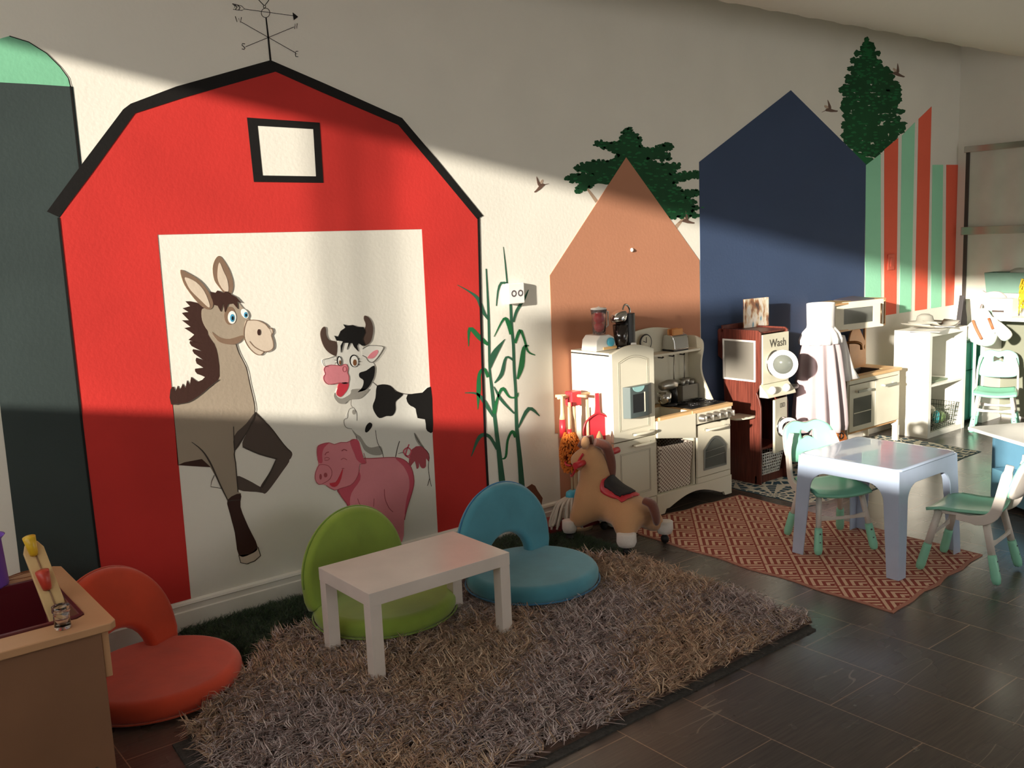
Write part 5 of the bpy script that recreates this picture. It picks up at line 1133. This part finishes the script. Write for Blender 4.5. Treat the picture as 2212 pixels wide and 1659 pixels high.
bx('base_shelf', (.016, w_-.016, .01, d_-.01, .145, .16), m_birch, r, .001); bx('back', (.016, w_-.016, d_-.012, d_-.004, .16, .53), m_birch, r, .001); bx('top_rail', (.016, w_-.016, -.004, .012, .50, .53), m_dk, r, .001)
ld = bx('oven_door', (.018, w_/2-.002, -.008, .010, .165, .495), m_dk, r, .002)
bx('oven_window', (.065, w_/2-.05, -.0095, -.006, .20, .40), m_glass, ld, 0); bx('door_rack', (.07, w_/2-.055, -.011, -.0095, .29, .296), m_dk, ld, 0)
rd = bx('cupboard_door', (w_/2+.002, w_-.018, -.008, .010, .165, .495), m_dk, r, .002)
for dd_, x0_ in ((ld, .08), (rd, w_/2+.08)):
    h_ = bx('handle', (x0_, x0_+.16, -.040, -.030, .440, .458), mat('handle_grey', (160, 160, 152), .35, metal=.4), dd_, .003)
    for x in (x0_+.006, x0_+.144): bx('standoff', (x, x+.010, -.031, -.007, .443, .455), m_dk, dd_, .001)
for x in (.02, w_-.036): bx('post', (x, x+.016, d_-.022, d_-.004, .552, .86), m_birch, r, .001)
b = MB(); b.box(0, w_, .12, d_, .855, .868).box(0, w_, .12, d_, 1.045, 1.058).box(0, .012, .12, d_, .868, 1.045).box(w_-.012, w_, .12, d_, .868, 1.045).box(w_*.78, w_*.78+.01, .13, d_, .868, 1.045); b.build('microwave_cabinet', m_birch, r, .001)
T = Matrix.Translation((.30, .115, 0)) @ Matrix.Rotation(-.16, 4, 'Z')
b = MB(); b.T = T; o_ = [(-.24, .862), (.26, .862), (.26, 1.062), (-.24, 1.062)]; i_ = [(-.15, .905), (.15, .905), (.15, 1.015), (-.15, 1.015)]; b.ring(o_, i_, 'y', -.012, 0); md = b.build('microwave_door', m_dk, r, .003)
b = MB(); b.T = T; b.prism(i_, 'y', -.008, -.004); b.build('microwave_window', m_glass, md)
b = MB(); b.T = T; b.tube([(.215, -.026, .885), (.215, -.026, 1.03)], .006, 8); b.build('handle', mat('bronze', (96, 72, 52), .35, metal=.6), md)
b = MB(); b.tube(smooth_open([(.30, d_-.035, .55), (.30, d_-.035, .70), (.31, d_-.055, .745), (.36, d_-.11, .755), (.395, d_-.14, .74), (.40, d_-.145, .70)], 6), .011, 12); b.build('tap', mat('bronze_tap', (150, 104, 60), .3, metal=.6), r)
for x in (.255, .345): MB().tube([(x, d_-.035, .552), (x, d_-.035, .58)], [.012, .009], 10).build('tap_knob', m_dark, r)
q = thing('cutting_board', 'scalloped tan board standing behind the tap of the small sink unit', 'board', (DX+.50, DY+d_-.045, .556), 0)
MB().prism(smooth_closed([(-.10, 0), (.10, 0), (.105, .10), (.085, .14), (.10, .18), (.05, .25), (.02, .28), (-.07, .28), (-.11, .2), (-.10, .1)], 4), 'y', -.006, .006).build('board', mat('tan_board', (196, 142, 88), .5, var=(9, .1)), q, .002)
for i, (dx, dy, rz, c, lab) in enumerate(((.12, .2, .1, (170, 140, 90), 'flat thin yellowish tray lying on the left of the microwave cabinet roof'), (.40, .2, -.1, (90, 84, 92), 'dark folded sheet lying on the right of the microwave cabinet roof'))):
    q = thing('flat_tray' if i == 0 else 'folded_sheet', lab, 'tray' if i == 0 else 'paper', (DX+dx, DY+dy+.02, 1.062), rz)
    b = MB(); b.box(-.13, .13, -.09, .08, 0, .006)
    if i: b.add([(-.13, -.09, .006), (.13, -.09, .006), (.0, .0, .03), (-.13, .08, .006), (.13, .08, .006)], [(0, 1, 2), (0, 2, 3), (2, 1, 4), (3, 2, 4)])
    b.build('sheet', mat('tray_%d' % i, c, .5), q, .001)

# ------------------------------------------------------------------ white cube shelf and its contents
m_kx = mat('shelf_white', (236, 234, 226), .35)
r = thing('cube_shelf', 'tall white two-compartment shelf standing beside the small sink unit', 'shelf', (6.65, 3.52, 0))
for x in (0, .515): bx('upright', (x, x+.038, 0, .28, 0, .80), m_kx, r, .001)
for z in (.0, .385, .762): bx('board', (.038, .515, .002, .28, z, z+(.038 if z != .385 else .016)), m_kx, r, .001)
bx('back', (.038, .515, .266, .278, .038, .762), m_kx, r, .001)
q = thing('wire_basket', 'dark wire basket of toy food on the lower shelf of the white unit', 'basket', (6.65+.28, 3.52+.135, .039))
b = MB(); c0 = [(-.19, -.10, 0), (.19, -.10, 0), (.19, .10, 0), (-.19, .10, 0)]; c1 = [(-.21, -.12, .17), (.21, -.12, .17), (.21, .12, .17), (-.21, .12, .17)]
for i in range(4): j = (i+1) % 4; lattice(b, c0[i], c0[j], c1[i], c1[j], 12, 5, rr=.002)
lattice(b, c0[0], c0[1], c0[3], c0[2], 10, 6, rr=.002); b.build('wire', mat('wire_green', (70, 80, 66), .4, metal=.4), q)
for nm, lab, c, pos, rr_ in (('toy_bread', 'pale toy baguette standing up in the wire basket', (216, 184, 130), (-.13, -.05, .12), (.03, .03, .12)), ('toy_loaf', 'smaller pale toy loaf leaning at the left in the wire basket', (206, 176, 130), (-.18, .05, .09), (.028, .03, .09)), ('toy_fish', 'bright turquoise toy at the front of the wire basket', (60, 170, 180), (-.02, -.08, .075), (.035, .025, .05)), ('toy_lettuce', 'green toy vegetable in the wire basket', (120, 150, 90), (.08, -.04, .06), (.06, .05, .045)), ('toy_bag', 'off white crumpled toy food bag in the wire basket', (214, 208, 190), (.09, .07, .08), (.07, .05, .06)), ('toy_potato', 'brown toy potato at the bottom of the wire basket', (150, 120, 84), (-.08, .06, .045), (.045, .035, .03))):
    tag(MB().ball((6.93+pos[0], 3.655+pos[1]*.8, .041+pos[2]+.004), rr_, 14).build(nm, mat(nm, c, .6)), lab, 'toy food')
q = thing('toy_tray', 'greenish flat tray on the middle board of the white shelf unit', 'tray', (6.65+.22, 3.52+.14, .402)); bx('tray', (-.14, .14, -.10, .10, 0, .012), mat('tray_green', (116, 132, 108), .5), q, .003)
# papers on the shelf
for i, (dx, dy, dz, rz, wx, wy, lab) in enumerate(((.02, .12, 0, .25, .30, .22, 'bottom sheet of white card overhanging the left of the shelf top'), (.14, .20, .007, -.1, .34, .24, 'grey backed card lying across the middle of the shelf top'), (.30, .16, .014, .35, .36, .20, 'long white card slanting to the right on the shelf top'), (.16, .10, .021, -.35, .22, .16, 'small grey card, topmost on the shelf top'))):
    q = thing('paper_card', lab, 'card', (6.65+dx+.08, 3.49+dy*.8, .8015+dz), rz, 'cards and papers on the white shelf')
    b = MB(); n = 8; vs = []
    for a in range(n+1):
        for c in range(2): u = a/n; vs.append((wx*(u-.5), wy*(c-.5), .004 + .035*(abs(u-.5)*2)**3*(i % 2) ))
    b.add(vs, [(2*a, 2*a+2, 2*a+3, 2*a+1) for a in range(n)], True); o = b.build('sheet', mat('card_%d' % (i % 2), ((232, 230, 222), (168, 164, 154))[i % 2], .6), q); o.modifiers.new('t', 'SOLIDIFY').thickness = .003
for sgn in (0,):
    q = thing('sun_hat', 'grey soft round hat lying on the papers of the white shelf', 'hat', (6.65+.22, 3.52+.16, .845)); MB().lathe([(0, 0), (.12, .0), (.118, .006), (.065, .012), (.055, .05), (.03, .065), (0, .068)], n=28).build('hat', mat('hat_grey', (150, 148, 138), .9), q)

# ------------------------------------------------------------------ costume hanging beside the sink unit
m_dr = mat('white_satin', (238, 232, 232), .5, sheen=.3); m_tul = mat('lilac_tulle', (186, 168, 172), .8, sheen=.3)
r = thing('dress_up_gown', 'long white and lilac dress-up gown beside the laundry tower', 'dress', (5.395, 3.60, .003))
MB().lathe([(0, 0), (.12, 0), (.12, .012), (0, .018)], n=24).build('stand_base', m_birch, r); MB().tube([(0, 0, .01), (0, 0, 1.0)], .010, 10).build('stand_pole', m_birch, r)
def folds(zr, n=96, k=13, amp=.16, ph=0):
    return [[(rr*(1+amp*min(1, (1.02-z)*2.2)*math.sin(k*a+ph+z*3)+.05*math.sin(5*a))*math.cos(a)*ex, rr*(1+amp*min(1, (1.02-z)*2.2)*math.sin(k*a+ph+z*3))*math.sin(a)*.8, z) for a in [2*PI*i/n for i in range(n)]] for rr, z, ex in zr]
MB().loft([[(rr*math.cos(a), rr*.8*math.sin(a), z) for a in [2*PI*i/40 for i in range(40)]] for rr, z in ((.105, .93), (.100, .96), (.102, 1.03), (.104, 1.10), (.098, 1.102), (.03, 1.09))]).build('bodice', m_dr, r)
MB().loft(folds([(.10, .945, 1), (.135, .91, 1), (.150, .87, 1.05), (.15, .84, 1.05)])).build('peplum', m_dr, r)
MB().loft(folds([(.12, .90, 1), (.145, .78, 1.05), (.16, .60, 1.05), (.175, .42, 1.05), (.18, .30, 1.05), (.175, .26, 1.05)], k=11)).build('skirt', m_tul, r)
MB().loft([[p for p in l] for l in folds([(.03, .87, 1), (.06, .75, 1), (.08, .64, 1.3), (.10, .575, 1.6)], 48, 7)], True).build('train', m_dr, r)
for o in [x for x in COL.objects if x.parent == r and x.name.startswith('train')]: o.location = (.20, -.02, 0); 
r2 = thing('toy_guitar', 'small orange brown toy guitar leaning between the gown and the sink unit', 'guitar', (5.66, 3.63, .004))
MB().prism(smooth_closed([(-.07, .06), (0, .01), (.07, .06), (.075, .14), (.045, .19), (.055, .25), (0, .29), (-.055, .25), (-.045, .19), (-.075, .14)], 4), 'y', -.02, .02).build('body', mat('guitar_orange', (190, 104, 50), .35), r2, .004)
bx('neck', (-.012, .012, -.022, -.006, .27, .52), mat('guitar_neck', (120, 70, 40), .4), r2, .003); MB().torus((0, -.021, .17), .022, .004, 'y', 20, 6).build('sound_hole', m_dark, r2)

# ------------------------------------------------------------------ far right corner
m_teal = mat('teal_plastic', (66, 150, 130), .4); m_hot = mat('bright_white', (240, 240, 236), .45)
r = thing('teal_locker', 'tall teal green locker standing behind the sunlit far chair', 'locker', (7.26, 3.60, 0))
bx('body', (0, .50, 0, .32, .02, .66), m_teal, r, .006); bx('door', (.01, .49, -.012, 0, .04, .42), m_teal, r, .003); bx('drawer', (.01, .49, -.012, 0, .43, .645), m_teal, r, .003); bx('plinth', (.02, .48, .02, .30, 0, .02), m_dark, r, 0)
r = thing('side_counter', 'white counter along the right wall with toys and boxes on top', 'counter', (7.45, 1.9, 0))
bx('top', (-.02, .34, 0, 1.66, .82, .85), m_hot, r, .003)
for y in (.02, .82, 1.60): bx('support', (.0, .32, y, y+.03, 0, .82), m_hot, r, .002)
bx('back_panel', (.29, .32, .05, 1.60, .03, .80), mat('counter_back', (120, 122, 106), .5), r, .001)
r = thing('tiered_shelf', 'low white riser box on the side counter carrying the teal basket', 'riser', (7.645, 3.18, .851)); bx('box', (0, .125, 0, .39, 0, .17), m_hot, r, .003)
r = thing('teal_basket', 'soft teal green storage basket on the riser against the right wall', 'basket', (7.688, 3.42, 1.022))
b = MB(); lo_ = [(-.07, -.16), (.07, -.16), (.07, .16), (-.07, .16)]; b.loft([[(x, y, 0) for x, y in lo_], [(x*1.15, y*1.1, .16) for x, y in lo_], [(x*1.05, y*1.04, .16) for x, y in lo_], [(x*.9, y*.92, .02) for x, y in lo_]], True, False); b.build('body', mat('sage_fabric', (112, 146, 132), .85), r, .006)
MB().ball((0, -.06, .16), (.06, .07, .035), 12).build('cloth', mat('cloth_pale', (190, 196, 184), .9), r)
r = thing('wooden_elephant', 'pinkish white cut-out elephant toy standing on the side counter', 'toy elephant', (7.585, 3.51, .851), PI/2)
el = [(-.10, 0), (-.06, 0), (-.055, .05), (0, .055), (.02, .0), (.055, 0), (.06, .07), (.085, .08), (.10, .03), (.125, -.0), (.13, .03), (.115, .10), (.12, .15), (.085, .19), (.05, .175), (0, .185), (-.06, .18), (-.10, .14), (-.115, .07)]
MB().prism(smooth_closed(el, 3), 'y', -.015, .015).build('body', mat('pale_pink_wood', (222, 204, 200), .6), r, .003); MB().prism(smooth_closed([(.04, .09), (.08, .08), (.09, .13), (.07, .165), (.04, .15)], 3), 'y', -.022, -.015).build('ear', mat('pale_pink_wood', (222, 204, 200)), r)
r = thing('white_carton', 'bright white box with a small dark printed line on the side counter', 'box', (7.45, 3.30, .851)); bx('carton', (0, .11, 0, .21, 0, .14), m_hot, r, .003)
bx('printed_line', (-.0014, .0, .06, .15, .035, .050), mat('print_dark', (70, 58, 54), .6), r, 0)
r = thing('yellow_feather_duster', 'yellow fluffy duster standing on the side counter', 'duster', (7.53, 3.225, .851))
b = MB()
for i in range(160):
    a = rng.uniform(0, 2*PI); z = rng.uniform(.05, .26); b.tube([(0, 0, z), (.045*math.cos(a), .045*math.sin(a), z+.03), (.06*math.cos(a), .06*math.sin(a), z-.03)], [.006, .006, .002], 5)
b.build('feathers', mat('feather_yellow', (226, 190, 40), .9), r); MB().tube([(0, 0, 0), (0, 0, .06)], .008, 8).build('handle', m_birch, r)
r = thing('table_lamp', 'small lamp with a pale pink shade at the end of the side counter', 'lamp', (7.60, 3.05, .851)); MB().lathe([(0, 0), (.05, 0), (.05, .01), (.012, .02), (.012, .14), (0, .14)], n=20).build('base', m_hot, r); MB().lathe([(.10, .13), (.06, .28), (.057, .28), (.097, .13)], n=28).build('shade', mat('shade_pink', (206, 178, 176), .8), r)
for i, (y, h, c, lab) in enumerate(((3.50, .045, (120, 140, 128), 'green patterned stack of papers at the corner end of the side counter'), (3.02, .03, (206, 200, 190), 'thin pale stack of papers at the open end of the white carton'))):
    q = thing('paper_stack', lab, 'papers', (7.47, y, .851), .1, None); bx('sheets', (-.03, .06, -.05, .05, 0, h), mat('stack_%d' % i, c, .7), q, .002)
r = thing('plush_animal', 'white plush animal with brown straps hanging over the front of the side counter', 'plush toy', (7.30, 3.43, 0))
skin('body', [(0, 0, .62), (0, 0, .74), (0, .02, .86), (-.03, .03, .93), (-.02, -.10, .80), (-.03, -.20, .70), (0, .10, .78), (-.02, .16, .68)], [(0, 1), (1, 2), (2, 3), (1, 4), (4, 5), (1, 6), (6, 7)], [.075, .085, .06, .055, .045, .055, .04, .045], m_hot, r, 2)
MB().tube(smooth_open([(-.09, .05, .84), (-.10, .02, .78), (-.09, -.02, .70)], 5), .010, 8).build('strap', mat('strap_brown', (160, 96, 60), .6), r); MB().tube([(-.075, -.06, .86), (-.085, -.10, .78)], .010, 8).build('strap', mat('strap_brown', (160, 96, 60)), r)
MB().tube([(.10, .12, .0), (.10, .12, .72), (.04, .06, .76)], .012, 8).build('stand_pole', m_hot, r)
r = thing('black_bag', 'dark triangular folded bag standing in the corner behind the shelf papers', 'bag', (7.55, 3.74, .665)); MB().prism([(-.07, 0), (.07, 0), (.06, .16), (.0, .34), (-.03, .2)], 'y', -.02, .02).build('bag', mat('bag_dark', (52, 48, 50), .6), r, .004)
# blue and white table at the right edge
m_bp = mat('blue_panel', (96, 142, 168), .35)
r = thing('craft_table', 'white topped low table with blue panel sides at the right edge of the view', 'table', (5.54, 2.59, 0), math.radians(-119))
bx('top', (.05, .95, -.14, .60, .390, .410), m_hot, r, .004)
bx('left_panel', (0.10, .90, 0, .02, 0, .39), m_bp, r, .002); bx('end_panel', (.08, .10, 0, .52, .0, .39), m_bp, r, .002); bx('right_panel', (.10, .90, .50, .52, 0, .39), m_bp, r, .002); bx('storage_drawer', (.22, .80, -.10, 0, .03, .20), mat('blue_drawer', (110, 165, 190), .35), r, .003)
r = thing('white_toy_bin', 'tall bright white plastic bin standing on the low blue and white table', 'bin', (5.76, 2.18, .411)); MB().loft([[(x*s_, y*s_, z) for x, y in ((-.13, -.17), (.13, -.17), (.13, .17), (-.13, .17))] for s_, z in ((.85, 0), (1, .26), (1.05, .26), (1.05, .28), (.95, .28), (.82, .03))], True, False).build('bin', m_hot, r, .006)
